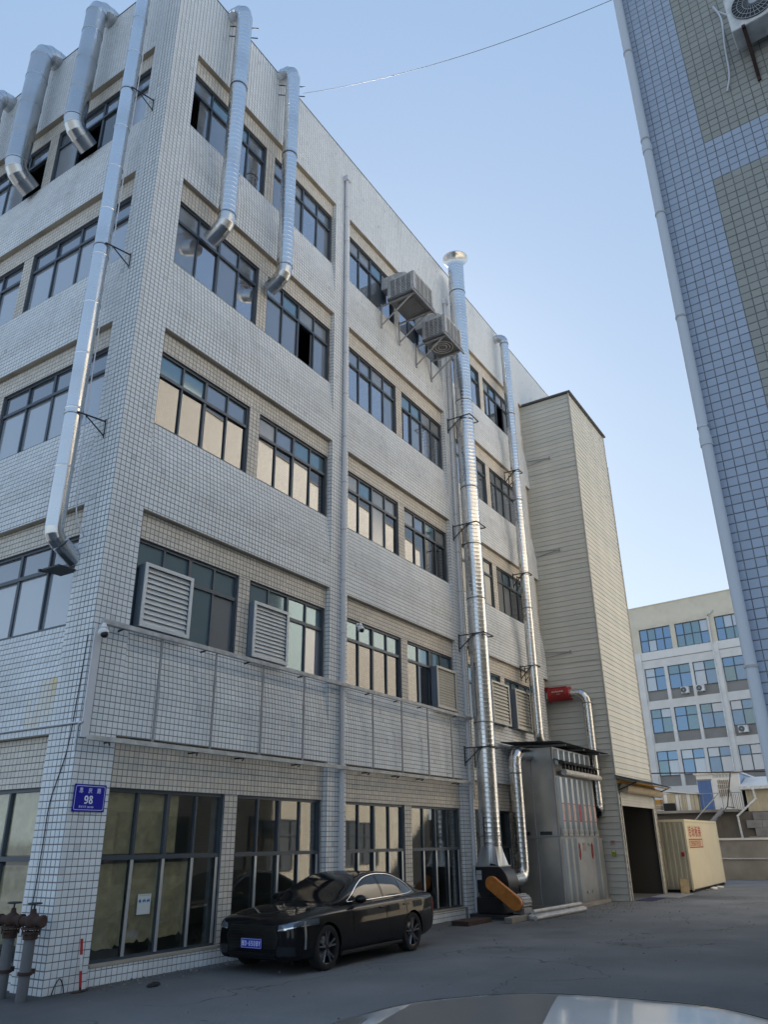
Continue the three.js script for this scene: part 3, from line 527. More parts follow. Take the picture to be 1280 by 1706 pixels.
function louver(x0, x1, y0, y1, zf, zb, n, lab, mSlat, mBox) {
  const g = thing('louvre_box', lab, 'louvre', [(x0 + x1) / 2, y0, 0], 0, 'louvre boxes in the first floor windows'), w = (x1 - x0) / 2, h = y1 - y0;
  part(g, 'housing', M(bb(-w, -w + 0.03, 0, h, zb, zf - 0.001), bb(w - 0.03, w, 0, h, zb, zf - 0.001), bb(-w + 0.03, w - 0.03, h - 0.03, h, zb, zf - 0.001), bb(-w + 0.03, w - 0.03, 0, 0.03, zb, zf - 0.001), bb(-w + 0.03, w - 0.03, 0.03, h - 0.03, zb, zb + 0.02)), mBox);
  part(g, 'front_frame', M(bb(-w - 0.012, -w + 0.05, -0.012, h + 0.012, zf, zf + 0.025), bb(w - 0.05, w + 0.012, -0.012, h + 0.012, zf, zf + 0.025), bb(-w + 0.05, w - 0.05, h - 0.05, h + 0.012, zf, zf + 0.025), bb(-w + 0.05, w - 0.05, -0.012, 0.05, zf, zf + 0.025)), mSlat);
  const pitch = (h - 0.1) / n, s = new THREE.BoxGeometry(2 * w - 0.1, pitch * 1.16, 0.008).rotateX(-0.42); metreUV(s);
  for (let i = 0; i < n; i++) { const p = part(g, 'slat', s, mSlat); p.position.set(0, 0.05 + (i + 0.5) * pitch, zf - 0.03); p.rotation.x = rr(-0.05, 0.05); }
}
louver(0.9, 2.03, 5.34, 6.47, 0.02, -0.15, 11, 'louvre box with eleven slats nearest the building corner', mat.louver, mat.louverBox);
louver(3.78, 4.88, 5.34, 6.47, 0.02, -0.15, 13, 'louvre box in the second window from the corner', mat.louver, mat.louverBox);
louver(11.5, 12.66, 5.33, 6.47, 0.04, -0.15, 14, 'louvre box left of the tall metal stack', mat.louverWarm, mat.louverBox);
louver(14.98, 16.3, 5.3, 6.6, 0.12, -0.15, 11, 'louvre box directly right of the tall metal stack', mat.louverWarm, mat.louverBox);
louver(16.86, 18.12, 5.3, 6.6, 0.12, -0.15, 11, 'louvre box left of the slim duct above the dust collector', mat.louverWarm, mat.louverBox);
function secCam(x, y, z, lab, turn) {
  const g = thing('security_camera', lab, 'camera', [x, y, z], turn);
  part(g, 'mount', M(rod(V(0, 0.14, -0.2), V(0, 0.14, -0.02), 0.022), rod(V(0, 0.14, -0.2), V(0, 0.14, -0.18), 0.05, 0.05, 20), rod(V(0, 0.15, -0.02), V(0, 0.07, 0), 0.03, 0.05, 20)), mat.whiteGloss);
  part(g, 'head', M(new THREE.SphereGeometry(0.085, 28, 20).scale(1, 0.95, 1)), mat.whiteGloss); part(g, 'lens', M(new THREE.SphereGeometry(0.062, 24, 16).scale(1, 1, 0.7).translate(0.01, -0.035, 0.045)), mat.black);
}
secCam(0.03, 5.0, 0.24, 'white dome security camera on the building corner at the sign frame', -0.5);
secCam(7.36, 6.62, 0.24, 'white dome security camera beside the drainpipe above the third window', -0.6);
// evaporative coolers
function cooler(x0, x1, y0, y1, z0, z1, lab, fan) {
  const g = thing('air_cooler', lab, 'air cooler', [(x0 + x1) / 2, y0, 0], 0, 'evaporative coolers on wall brackets'), w = (x1 - x0) / 2, h = y1 - y0, cm = mat.steelPale;
  part(g, 'base_pan', M(bb(-w - 0.02, w + 0.02, 0, 0.07, z0, z1 + 0.02), bb(-w * 0.55, w * 0.55, -0.03, 0, z0 + 0.2, z1 - 0.2)), mat.pipeDark);
  if (fan) part(g, 'fan_guard', M([0.14, 0.24, 0.34].map(q => new THREE.TorusGeometry(q, 0.012, 6, 36).rotateX(PI / 2).translate(0, -0.035, (z0 + z1) / 2))), mat.steelPale);
  part(g, 'cabinet', M(bb(-w + 0.03, w - 0.03, 0.07, h - 0.05, z0 + 0.03, z1 - 0.03)), mat.louverBox);
  const post = []; for (const [a, b] of [[-w, z0], [w - 0.09, z0], [-w, z1 - 0.09], [w - 0.09, z1 - 0.09]]) post.push(rb(a, a + 0.09, 0.07, h - 0.05, b, b + 0.09, 0.012)); post.push(rb(-w, w, h - 0.06, h, z0, z1, 0.02));
  part(g, 'corner_frame', M(post), cm);
  const grid = (n, len, f) => { const l = []; for (let i = 0; i <= 10; i++) l.push(f(i / 10, 'h')); for (let i = 0; i <= n; i++) l.push(f(i / n, 'v')); return l; };
  const a0 = 0.09, hh = h - 0.14;
  part(g, 'side_grille', M(grid(4, 0, (t, k) => k === 'h' ? bb(-w + 0.004, -w + 0.024, a0 + t * hh * 0.96, a0 + t * hh * 0.96 + 0.022, z0 + 0.09, z1 - 0.09) : bb(-w - 0.002, -w + 0.003, a0, a0 + hh, z0 + 0.09 + t * (z1 - z0 - 0.21), z0 + 0.12 + t * (z1 - z0 - 0.21)))), cm);
  part(g, 'front_grille', M(grid(4, 0, (t, k) => k === 'h' ? bb(-w + 0.09, w - 0.09, a0 + t * hh * 0.96, a0 + t * hh * 0.96 + 0.022, z1 - 0.024, z1 - 0.004) : bb(-w + 0.09 + t * (2 * w - 0.21), -w + 0.12 + t * (2 * w - 0.21), a0, a0 + hh, z1 - 0.003, z1 + 0.002))), cm);
  // curved hood from the top of the cabinet back to the window
  const pts = []; const R = 0.56, zc = z0 + 0.02, hy = h; for (let i = 0; i <= 16; i++) { const t = i / 16 * PI / 2; pts.push([zc + 0.1 + Math.cos(t) * R, hy + Math.sin(t) * R * 0.78]); } pts.push([-0.1, hy + R * 0.78], [-0.1, hy + 0.0]);
  const hg = extr(pts, w * 1.05); hg.rotateY(-PI / 2); hg.translate(w * 0.52, 0, 0); part(g, 'hood', M(hg), mat.steelPale);
  for (const s of [-w * 0.86, w * 0.86]) part(g, 'bracket', M(bar(V(s, -0.03, 0), V(s, -0.03, z1), 0.045), bar(V(s, -0.75, 0.02), V(s, -0.04, z1 - 0.15), 0.035), bar(V(s, 0.05, 0.02), V(s, -0.85, 0.02), 0.05, 0.03)), mat.steelGrey);
  part(g, 'bracket_rail', M(bar(V(-w - 0.15, -0.03, z1), V(w + 0.15, -0.03, z1), 0.045)), mat.steelGrey);
}
cooler(8.76, 10.0, 17.3, 18.08, 0.3, 1.26, 'grey evaporative cooler on brackets, the higher of the pair left of the stack', false);
cooler(10.9, 12.08, 17.05, 17.85, 0.32, 1.18, 'grey evaporative cooler with a round fan guard below, touching the tall stack', true);

// ---------------------------------------------------------------- clad lift tower
{
  const X0 = 20.4, X1 = 25.15, ZT = 2.12, HT = 19.45, g = thing('clad_tower', 'tall narrow tower clad in beige horizontal metal boards', 'tower');
  const inset = 0.03;
  part(g, 'core', M(bb(X0 + inset, X1, 3.4, HT - 0.05, -0.112, ZT - inset), bb(X0 + inset, 20.62, 0, 3.4, -0.112, ZT - inset), bb(24.78, X1, 0, 3.4, 0.0, ZT - inset), bb(20.62, 24.78, 0, 3.4, 0.0, 0.1)), std([0.05, 0.05, 0.048], 0.9));
  const P = 0.2, prof = len => { const e = extr([[0, 0], [0.03, 0.004], [0.031, 0.014], [0.008, P - 0.012], [0.008, P + 0.008], [0, P + 0.008]], len); return e; };   // x out, y up, z along
  const left = M(prof(ZT + 0.09)); left.rotateY(PI); left.translate(0, 0, 0);                       // out = -x, runs to -z
  const right = M(prof(X1 - X0 - 0.05)); right.rotateY(-PI / 2);                                      // out = +z, runs to -x
  const mats = [mat.clad, mat.cladB, mat.cladC]; metreUV(left); metreUV(right);
  const stub = M(prof(0.2)); stub.rotateY(-PI / 2); const stubR = M(prof(0.34)); stubR.rotateY(-PI / 2);
  for (let i = 0; i * P < HT - 0.1; i++) {
    const y = i * P, m = mats[Math.floor(hash(i, 5) * 3)], m2 = mats[Math.floor(hash(i, 9) * 3)];
    const a = part(g, 'cladding_board', left, m); a.position.set(X0 + inset + 0.001, y, ZT - 0.02);
    if (y > 3.35) { const b = part(g, 'cladding_board', right, m2); b.position.set(X1 - 0.02, y, ZT - inset - 0.001); }
    else { const b = part(g, 'cladding_board', stub, m2); b.position.set(X0 + 0.22, y, ZT - inset - 0.001); const c = part(g, 'cladding_board', stubR, m2); c.position.set(X1 - 0.02, y, ZT - inset - 0.001); }
  }
  part(g, 'corner_trim', M(bb(X0 - 0.012, X0 + 0.05, 0, HT, ZT - 0.05, ZT + 0.012)), mat.trim); part(g, 'corner_trim', M(bb(X1 - 0.04, X1 + 0.012, 0, HT, ZT - 0.05, ZT + 0.012)), mat.trim);
  part(g, 'roof_cap', M(bb(X0 - 0.08, X1 + 0.1, HT - 0.02, HT + 0.05, -0.0, ZT + 0.09)), mat.trimDark);
  for (const y of [4.0, 8, 12, 16]) part(g, 'joint_strip', M(bb(X0 - 0.006, X0 + 0.0, y - 0.012, y + 0.012, 0.02, ZT - 0.06)), mat.trim);
  // doorway
  const door = sub(g, 'doorway', 'dark lift doorway with a raised roller shutter');
  part(door, 'jamb', M(bb(20.56, 20.64, 0, 2.96, ZT - 0.03, ZT + 0.03)), mat.trim); part(door, 'jamb', M(bb(24.72, 24.82, 0, 2.96, ZT - 0.03, ZT + 0.03)), mat.trim);
  part(door, 'roller_shutter', M(Array.from({ length: 5 }, (_, i) => bb(20.64, 24.72, 2.95 + i * 0.09, 3.035 + i * 0.09, ZT - 0.01, ZT + 0.02))), mat.cladC);
  part(door, 'roller_drum', M(rod(V(20.55, 3.5, ZT + 0.2), V(25.3, 3.5, ZT + 0.2), 0.15, 0.15, 24)), mat.woodPale);
  part(door, 'lift_door', M(bb(20.66, 22.66, 0.02, 2.9, 0.9, 0.94), bb(22.7, 24.7, 0.02, 2.9, 0.9, 0.94), Array.from({ length: 9 }, (_, i) => bb(20.66, 24.7, 0.3 + i * 0.3, 0.31 + i * 0.3, 0.94, 0.955))), std([0.03, 0.038, 0.042], 0.5));
  part(door, 'handle', M(rb(22.9, 23.02, 1.15, 1.22, 0.955, 1.0, 0.01)), mat.alu);
  part(door, 'notice', plate(0.16, 0.2), canvasMat(32, 40, c => { c.fillStyle = '#8f9a34'; c.fillRect(0, 0, 32, 40); c.fillStyle = '#e8e8d8'; c.fillRect(3, 3, 26, 8); })).position.set(0, 0, 0);
  const n = door.children[door.children.length - 1]; n.position.set(X0 - 0.035, 1.45, 1.75); n.rotation.y = -PI / 2;
  const n2 = part(door, 'notice', plate(0.16, 0.14), canvasMat(32, 28, c => { c.fillStyle = '#b9a2a0'; c.fillRect(0, 0, 32, 28); c.fillStyle = '#8a3038'; c.fillRect(4, 6, 24, 4); c.fillRect(4, 14, 18, 3); })); n2.position.set(X0 - 0.035, 1.78, 1.75); n2.rotation.y = -PI / 2;
  // stay arms on the side
  for (const y of [16.6, 12.5, 8.4]) part(g, 'stay_arm', M(bar(V(X0 - 0.05, y + 0.1, 0.02), V(X0 - 0.06, y, 1.0), 0.03), bar(V(X0 - 0.05, y - 0.12, 0.02), V(X0 - 0.06, y, 1.0), 0.025), bb(X0 - 0.08, X0 - 0.03, y - 0.06, y + 0.06, 0.98, 1.05)), mat.steelGrey);
  const aw = thing('door_canopy', 'dark corrugated canopy over the roller shutter doorway', 'canopy');
  const sheet = []; for (let i = 0; i < 24; i++) { const x = 20.35 + i * 0.2; sheet.push(bar(V(x, 3.92, ZT + 0.01), V(x, 3.7, ZT + 0.72), 0.1, 0.03)); } sheet.push(along(new THREE.BoxGeometry(4.85, 0.76, 0.012), V(22.72, 3.92, ZT + 0.0), V(22.72, 3.68, ZT + 0.74)));
  part(aw, 'sheet', M(sheet), mat.steelDark); part(aw, 'bearer', M(bar(V(20.4, 3.72, ZT + 0.06), V(25.1, 3.72, ZT + 0.06), 0.08), bar(V(20.5, 3.66, ZT + 0.62), V(25, 3.66, ZT + 0.62), 0.04)), mat.wood);
  for (const x of [20.5, 25.0]) part(aw, 'arm', M(bar(V(x, 3.45, ZT + 0.03), V(x, 3.68, ZT + 0.66), 0.04)), mat.steelDark);
  single('floor_mat', M(bb(20.7, 22.4, 0.004, 0.018, 2.2, 2.75)), std([0.035, 0.03, 0.1], 0.9), 'dark blue mat in front of the lift doorway', 'mat');
  single('ramp_plate', M(bb(22.5, 24.9, 0.004, 0.016, 2.18, 3.15)), mat.steelGrey, 'thin grey steel plate lying before the lift doorway', 'plate');
}

// ---------------------------------------------------------------- dust collector, blower, loose pipes
{
  const x0 = 16.2, x1 = 19.72, z0 = 0.06, z1 = 1.46, yb = 0.1, ym = 1.95, yt = 4.56, g = thing('dust_collector', 'large galvanised dust collector box under a dark sheet roof', 'dust collector');
  part(g, 'plinth', M(bb(x0 - 0.1, x1 + 0.3, 0, yb, z0, z1 + 0.12)), mat.concrete);
  part(g, 'lower_body', M(bb(x0, x1, yb, ym, z0, z1)), mat.collector); part(g, 'upper_body', M(bb(x0, x1, ym + 0.05, yt, z0, z1)), mat.collector);
  part(g, 'flange', M(bb(x0 - 0.04, x1 + 0.04, ym, ym + 0.05, z0, z1 + 0.04)), mat.steelGrey);
  for (const z of [0.72, 1.43]) part(g, 'seam_strip', M(bb(x0 - 0.012, x0, ym + 0.06, yt - 0.02, z - 0.02, z + 0.02), bb(x0 - 0.012, x0, yb, ym - 0.02, z - 0.02, z + 0.02)), mat.steelGrey);
  const bl = []; for (let i = 0; i < 26; i++) bl.push(rod(V(x0 - 0.02, ym + 0.16 + i * 0.095, 0.72), V(x0 - 0.0, ym + 0.16 + i * 0.095, 0.72), 0.012, 0.012, 6)); part(g, 'bolt_row', M(bl), mat.steelPale);
  for (const z of [0.35, 1.05]) part(g, 'lifting_lug', M(bb(x0 - 0.05, x0 - 0.0, ym + 0.07, ym + 0.17, z - 0.18, z + 0.18)), mat.steelDark);
  // corrugated front: upper skin and ribs
  part(g, 'front_skin', M(bb(x0, x1, ym + 0.05, yt, z1, z1 + 0.006), bb(x0, x1, yb, ym, z1, z1 + 0.006)), mat.collector);
  const ribGeo = (w, h) => { const s = extr([[-w / 2, 0], [-w / 2 + 0.045, 0.1], [w / 2 - 0.045, 0.1], [w / 2, 0]].reverse(), h); s.rotateX(PI / 2); s.translate(0, h, 0); return M(s); };
  const up = ribGeo(0.27, 1.62), lo = ribGeo(0.27, ym - yb - 0.06), top = ribGeo(0.2, 0.46), pitch = 0.49;
  const text = [];
  for (let i = 0; i < 7; i++) {
    const x = x0 + 0.27 + i * pitch;
    const a = part(g, 'rib', up, mat.collector); a.position.set(x, ym + 0.1, z1 + 0.006);
    const t = part(g, 'top_rib', top, mat.collector); t.position.set(x, yt - 0.52, z1 + 0.006);
    if (i < 3 || i > 5) { const b = part(g, 'rib', lo, mat.collector); b.position.set(x, yb + 0.03, z1 + 0.006); }
    const pk = part(g, 'banner_panel', plate(0.196, 0.5), i === 3 ? mat.red : pinkMat()); pk.position.set(x, 2.66, z1 + 0.108);
    for (const y of [2.91, 2.41]) { const l = part(g, 'banner_line', plate(0.2, 0.03), mat.red); l.position.set(x, y, z1 + 0.1085); }
    part(g, 'rail_block', M(bb(x - 0.17, x + 0.17, ym + 0.055, ym + 0.095, z1 + 0.02, z1 + 0.1), bb(x - 0.17, x - 0.13, ym + 0.095, ym + 0.2, z1 + 0.02, z1 + 0.1), bb(x + 0.13, x + 0.17, ym + 0.095, ym + 0.2, z1 + 0.02, z1 + 0.1), bb(x - 0.17, x + 0.17, ym + 0.2, ym + 0.23, z1 + 0.02, z1 + 0.1)), mat.collector);
  }
  // access door
  const dg = sub(g, 'access_door', 'flat door panel marked 70'); const dx = x0 + 2.05;
  part(dg, 'panel', M(bb(dx - 0.55, dx + 0.55, yb + 0.05, ym - 0.04, z1 + 0.02, z1 + 0.05)), mat.collector);
  const num = part(dg, 'number', plate(0.36, 0.26), canvasMat(96, 64, c => { c.fillStyle = '#8f8f8b'; c.fillRect(0, 0, 96, 64); c.strokeStyle = '#2a2a2c'; c.lineWidth = 7; c.beginPath(); c.moveTo(10, 12); c.lineTo(40, 12); c.lineTo(28, 58); c.stroke(); c.strokeStyle = '#8c5a54'; c.beginPath(); c.ellipse(66, 32, 12, 24, 0, 0, 7); c.stroke(); })); num.position.set(dx - 0.1, ym - 0.28, z1 + 0.0515);
  for (const [a, b] of [[0.3, ym - 0.2], [0.28, yb + 0.3], [-0.2, yb + 0.3]]) part(dg, 'latch', M(rb(dx + a - 0.05, dx + a + 0.05, b - 0.05, b + 0.04, z1 + 0.051, z1 + 0.1, 0.012)), mat.galvElbow);
  for (const a of [-0.72, 0.62]) { const r = part(dg, 'hinge_mark', M(new THREE.TorusGeometry(0.1, 0.016, 6, 24).scale(0.6, 2.2, 1)), mat.red); r.position.set(dx + a, 1.55, z1 + (a < 0 ? 0.108 : 0.06)); }
  // valve manifold under its hood
  part(g, 'manifold', M(rod(V(x0 + 0.35, 3.82, z1 + 0.2), V(x1 + 0.3, 3.82, z1 + 0.2), 0.095, 0.095, 24)), mat.pvcOld);
  for (let i = 0; i < 11; i++) part(g, 'pulse_valve', M(rod(V(x0 + 0.42 + i * 0.31, 3.92, z1 + 0.2), V(x0 + 0.42 + i * 0.31, 4.02, z1 + 0.2), 0.06, 0.06, 14), new THREE.SphereGeometry(0.06, 12, 8).translate(x0 + 0.42 + i * 0.31, 4.02, z1 + 0.2)), mat.black);
  part(g, 'valve_hood', M(along(new THREE.BoxGeometry(x1 - x0 + 0.1, 0.36, 0.014), V((x0 + x1) / 2 + 0.15, 4.22, z1 + 0.02), V((x0 + x1) / 2 + 0.15, 4.08, z1 + 0.34))), mat.steelDark);
  part(g, 'side_box', M(bb(x1 + 0.005, x1 + 0.34, 0.1, 1.92, z1 - 0.45, z1 + 0.05)), mat.collector);
  const rf = thing('sheet_roof', 'dark corrugated sheet roof resting on the dust collector', 'roof');
  const sh = []; for (let i = 0; i < 46; i++) { const x = 15.62 + i * 0.104; sh.push(bar(V(x, 4.74, 0.02), V(x, 4.64, 1.98), 0.052, 0.022)); } sh.push(along(new THREE.BoxGeometry(4.75, 1.98, 0.01), V(17.98, 4.735, 0.01), V(17.98, 4.635, 1.99)));
  part(rf, 'sheet', M(sh), mat.steelDark); for (const x of [16.3, 18, 19.6]) part(rf, 'purlin', M(bar(V(x, 4.66, 0.05), V(x, 4.59, 1.9), 0.05, 0.06)), mat.steelGrey);
  part(rf, 'post', M(bar(V(19.85, 4.02, 1.6), V(19.85, 4.6, 1.6), 0.05)), mat.white);
}
function pinkMat() { return pinkMat.m ??= gm([0.52, 0.38, 0.36], 0.7, grainFine); }
{
  const g = thing('blower', 'black centrifugal blower with an orange belt guard at the foot of the stack', 'blower');
  const cy = 0.78, cz = 0.62, pts = []; for (let i = 0; i <= 40; i++) { const a = -PI / 2 + i / 40 * 1.5 * PI; const r = 0.42 + 0.14 * i / 40; pts.push([cz - Math.cos(a) * r * -1, cy + Math.sin(a) * r]); }
  const scroll = new THREE.Shape(); for (let i = 0; i <= 48; i++) { const a = PI + i / 48 * 1.5 * PI, r = 0.40 + 0.13 * i / 48; const z = cz + Math.cos(a) * r, y = cy - Math.sin(a) * r * -1; scroll[i ? 'lineTo' : 'moveTo'](z, y); } scroll.lineTo(cz + 0.0, 1.235); scroll.lineTo(cz - 0.42, 1.235);
  const e = new THREE.ExtrudeGeometry(scroll, { depth: 0.66, bevelEnabled: true, bevelSize: 0.012, bevelThickness: 0.012, bevelSegments: 2 }); e.rotateY(-PI / 2); e.translate(13.7, 0, 0);
  part(g, 'scroll_housing', M(e), mat.black);
  part(g, 'outlet_box', M(bb(13.02, 13.72, 1.0, 1.235, 0.17, 0.87)), mat.black);
  part(g, 'outlet_flange', M(bb(12.99, 13.75, 1.236, 1.265, 0.14, 0.9)), mat.galvOld);
  part(g, 'inlet_ring', M(rod(V(13.7, 0.86, 0.66), V(14.36, 0.86, 0.66), 0.23, 0.2, 36), rod(V(13.7, 0.86, 0.66), V(13.78, 0.86, 0.66), 0.36, 0.3, 36)), mat.galvOld);
  part(g, 'stand', M(bb(12.95, 13.75, 0.12, 0.5, 0.2, 0.95)), mat.black);
  const stad = (len, r, d) => { const s = new THREE.Shape(); s.absarc(len / 2, 0, r, -PI / 2, PI / 2); s.absarc(-len / 2, 0, r, PI / 2, PI * 1.5); return new THREE.ExtrudeGeometry(s, { depth: d, bevelEnabled: true, bevelSize: 0.02, bevelThickness: 0.02, bevelSegments: 3, curveSegments: 18 }); };
  const bg = stad(0.78, 0.155, 0.1); bg.rotateZ(-0.62); bg.rotateY(-PI / 2); bg.translate(12.82, 0.62, 1.08); part(g, 'belt_guard', M(bg), mat.orange, 'orange belt guard');
  part(g, 'shaft', M(rod(V(12.85, 0.86, 0.72), V(13.1, 0.86, 0.68), 0.05)), mat.steelDark);
  const mo = sub(g, 'motor'); part(mo, 'casing', M(rod(V(12.95, 0.4, 1.36), V(13.5, 0.4, 1.36), 0.17, 0.17, 28), rod(V(13.5, 0.4, 1.36), V(13.58, 0.4, 1.36), 0.18, 0.15, 28), bb(13.0, 13.5, 0.13, 0.26, 1.2, 1.52)), mat.steelGrey);
  part(mo, 'fins', M(Array.from({ length: 14 }, (_, i) => { const a = i / 14 * 2 * PI; return bb(12.98, 13.48, -0.006, 0.006, 0.165, 0.195).applyMatrix4(new THREE.Matrix4().makeRotationX(a)).translate(0, 0.4, 1.36); })), mat.steelPale);
  part(g, 'base_frame', M(bb(12.6, 13.9, 0.02, 0.13, 0.15, 0.27), bb(12.6, 13.9, 0.02, 0.13, 1.45, 1.57), bb(12.6, 12.72, 0.02, 0.125, 0.27, 1.45), bb(13.78, 13.9, 0.02, 0.125, 0.27, 1.45)), mat.steelDark);
  for (const [y, h] of [[1.1, 0.1], [0.98, 0.12]]) { const l = part(g, 'rating_label', plate(0.16, h), mat.steelPale); l.position.set(12.998, y, 0.28); l.rotation.y = -PI / 2; }
  single('concrete_block', M(rb(11.95, 13.0, 0, 0.13, 1.42, 1.62, 0.01)), mat.concrete, 'low grey concrete block at the foot of the blower', 'block');
  single('scrap_board', M(bb(10.9, 12.2, 0.0, 0.1, 0.5, 0.95)), mat.rust, 'dark brown board lying against the wall left of the blower', 'board');
  const pm = [mat.pvcOld, mat.steelPale, mat.pvcOld, mat.steelPale];
  [[12.95, 0.07, 1.72, 16.4, 0.07, 1.9], [12.85, 0.06, 1.86, 16.2, 0.06, 2.02], [13.0, 0.19, 1.74, 16.5, 0.17, 1.78], [13.1, 0.055, 1.58, 15.6, 0.055, 1.7]].forEach((a, i) => single('loose_pipe', M(rod(V(a[0], a[1], a[2]), V(a[3], a[4], a[5]), 0.05 + 0.008 * (i % 2), 0.05 + 0.008 * (i % 2), 18)), pm[i], ['grey pipe on the ground, inner of the front two before the blower', 'grey pipe on the ground, outermost of the pile before the dust collector', 'grey pipe lying on top of the pile before the dust collector', 'grey pipe on the ground, shortest and closest to the blower'][i], 'pipe', 'loose pipes before the dust collector'));
}

// ---------------------------------------------------------------- things at the corner
{
  const g = thing('street_number_sign', 'blue house number plate reading 98 on the corner pier', 'sign', [0.345, 2.54, 0.012]);
  part(g, 'plate', M(rb(-0.29, 0.29, -0.195, 0.195, 0, 0.012, 0.005)), std([0.01, 0.02, 0.22], 0.35));
  part(g, 'print', plate(0.575, 0.385), canvasMat(576, 384, (c, w, h) => {
    c.fillStyle = '#12189a'; c.fillRect(0, 0, w, h); c.strokeStyle = '#cfd6ee'; c.lineWidth = 9; c.beginPath(); c.roundRect(24, 24, w - 48, h - 48, 24); c.stroke();
    glyph(c, 'si', 90, 52, 66, 70, 9); glyph(c, 'qing', 252, 52, 66, 70, 9); glyph(c, 'lu', 412, 52, 66, 70, 9);
    c.fillStyle = '#eef2fb'; c.font = 'bold 150px sans-serif'; c.textAlign = 'center'; c.save(); c.translate(272, 274); c.scale(1, 1.08); c.fillText('98', 0, 0); c.restore();
    for (let i = 0; i < 4; i++) glyph(c, ['lu', 'ban', 'huo', 'fang'][i], 112 + i * 34, 300, 28, 32, 3.4); c.font = 'bold 34px sans-serif'; c.textAlign = 'left'; c.fillText('361199', 262, 332);
  }, 0.35)).position.z = 0.0135;
  for (const [x, z, lab] of [[-0.32, 0.02, 'rusty fire hydrant valve on a grey standpipe, right of the two'], [-0.32, -0.44, 'rusty fire hydrant valve on a grey standpipe, left of the two']]) {
    const v = thing('hydrant_valve', lab, 'valve', [x, 0, z], 0.25, 'hydrant valves at the corner');
    part(v, 'standpipe', M(rod(V(0, 0, 0), V(0, 0.8, 0), 0.074, 0.074, 28)), mat.pipeDark);
    part(v, 'flange', M(rod(V(0, 0.79, 0), V(0, 0.815, 0), 0.12, 0.12, 28), rod(V(0, 0.84, 0), V(0, 0.865, 0), 0.13, 0.13, 28), rod(V(0, 0.72, 0), V(0, 0.79, 0), 0.095, 0.095, 24)), mat.rust);
    for (let i = 0; i < 6; i++) { const a = i / 6 * 2 * PI; part(v, 'bolt', M(rod(V(Math.cos(a) * 0.11, 0.77, Math.sin(a) * 0.11), V(Math.cos(a) * 0.11, 0.89, Math.sin(a) * 0.11), 0.011, 0.011, 6)), mat.rust); }
    part(v, 'body', M(new THREE.SphereGeometry(0.1, 24, 18).scale(1, 1.0, 1).translate(0, 0.94, 0), rod(V(-0.02, 0.94, -0.19), V(-0.02, 0.94, 0.19), 0.062, 0.062, 24), rod(V(-0.02, 0.94, -0.2), V(-0.02, 0.94, -0.16), 0.078, 0.078, 20), rod(V(-0.02, 0.94, 0.16), V(-0.02, 0.94, 0.2), 0.078, 0.078, 20), rod(V(0, 1.0, 0), V(0, 1.09, 0), 0.045, 0.028, 16)), mat.rust);
    part(v, 'hand_wheel', M(rod(V(0, 1.09, 0), V(0, 1.16, 0), 0.012), new THREE.TorusGeometry(0.085, 0.011, 8, 28).rotateX(PI / 2).translate(0, 1.155, 0), bar(V(-0.085, 1.155, 0), V(0.085, 1.155, 0), 0.014), bar(V(0, 1.155, -0.085), V(0, 1.155, 0.085), 0.014)), mat.steelDark);
    part(v, 'pipe_clamp', M(rod(V(0, 0.3, 0), V(0, 0.34, 0), 0.095, 0.095, 24), bb(0.06, 0.16, 0.3, 0.36, -0.03, 0.03)), mat.rust);
  }
  const p = thing('marker_pole', 'short red and white striped pole against the corner pier', 'pole', [0.53, 0, 0.12]); p.rotation.z = 0.06; p.rotation.x = -0.08;
  for (let i = 0; i < 3; i++) part(p, i === 1 ? 'white_band' : 'red_band', M(rod(V(0, 0.06 + i * 0.2, 0), V(0, 0.26 + i * 0.2, 0), 0.019, 0.019, 16)), i === 1 ? mat.white : std([0.42, 0.02, 0.02], 0.5));
  part(p, 'foot', M(rod(V(0, 0, 0), V(0, 0.07, 0), 0.017), rb(-0.14, 0.1, -0.0, 0.02, -0.04, 0.05, 0.008)), mat.rust);
  single('wire_loop', M(tube([V(0.13, 0.01, 0.03), V(0.17, 0.12, 0.03), V(0.24, 0.19, 0.025), V(0.3, 0.1, 0.03), V(0.32, 0.01, 0.04)], 0.008, 30)), mat.steelDark, 'bent wire loop sticking out at the foot of the corner pier', 'wire');
  single('cable', M(tube([V(-0.012, 5.0, -0.08), V(-0.012, 4.0, -0.13), V(-0.014, 3.2, -0.2), V(-0.012, 2.5, -0.42), V(-0.014, 1.9, -0.44), V(-0.012, 1.2, -0.47), V(-0.02, 0.4, -0.52)], 0.007, 70)), mat.black, 'thin black cable running down the left face of the corner pier', 'cable');
  single('conduit', M(tube([V(-0.022, 3.62, -6), V(-0.022, 3.62, -3), V(-0.022, 3.62, -0.1), V(-0.022, 3.6, -0.02), V(-0.022, 3.52, -0.01), V(-0.022, 3.2, -0.005)], 0.013, 90)), mat.pvc, 'thin white conduit across the side wall above the ground floor window', 'conduit');
  const rg = new THREE.IcosahedronGeometry(1, 3), rp = rg.attributes.position; for (let i = 0; i < rp.count; i++) { const k = 0.7 + 0.6 * fbm(rp.getX(i) * 2 + 5, rp.getZ(i) * 2 + 3, 3); rp.setXYZ(i, rp.getX(i) * 0.17 * k, Math.max(0, rp.getY(i) + 0.15) * 0.04 * k, rp.getZ(i) * 0.07 * k); } rg.computeVertexNormals(); rg.rotateY(0.4); rg.translate(1.36, 0.004, 0.67);
  single('rag', M(rg), mat.rubber, 'crumpled black rag on the concrete left of the black car', 'rag');
  single('overhead_cable', M(tube(Array.from({ length: 13 }, (_, i) => { const t = i / 12; return V(4.43 + 0.17 * t, 21.9 - 3.0 * t - 1.9 * t * (1 - t), 0.2 + 9.6 * t); }), 0.0065, 80, 6)), mat.black, 'thin overhead cable crossing the sky between the two buildings', 'cable');
}

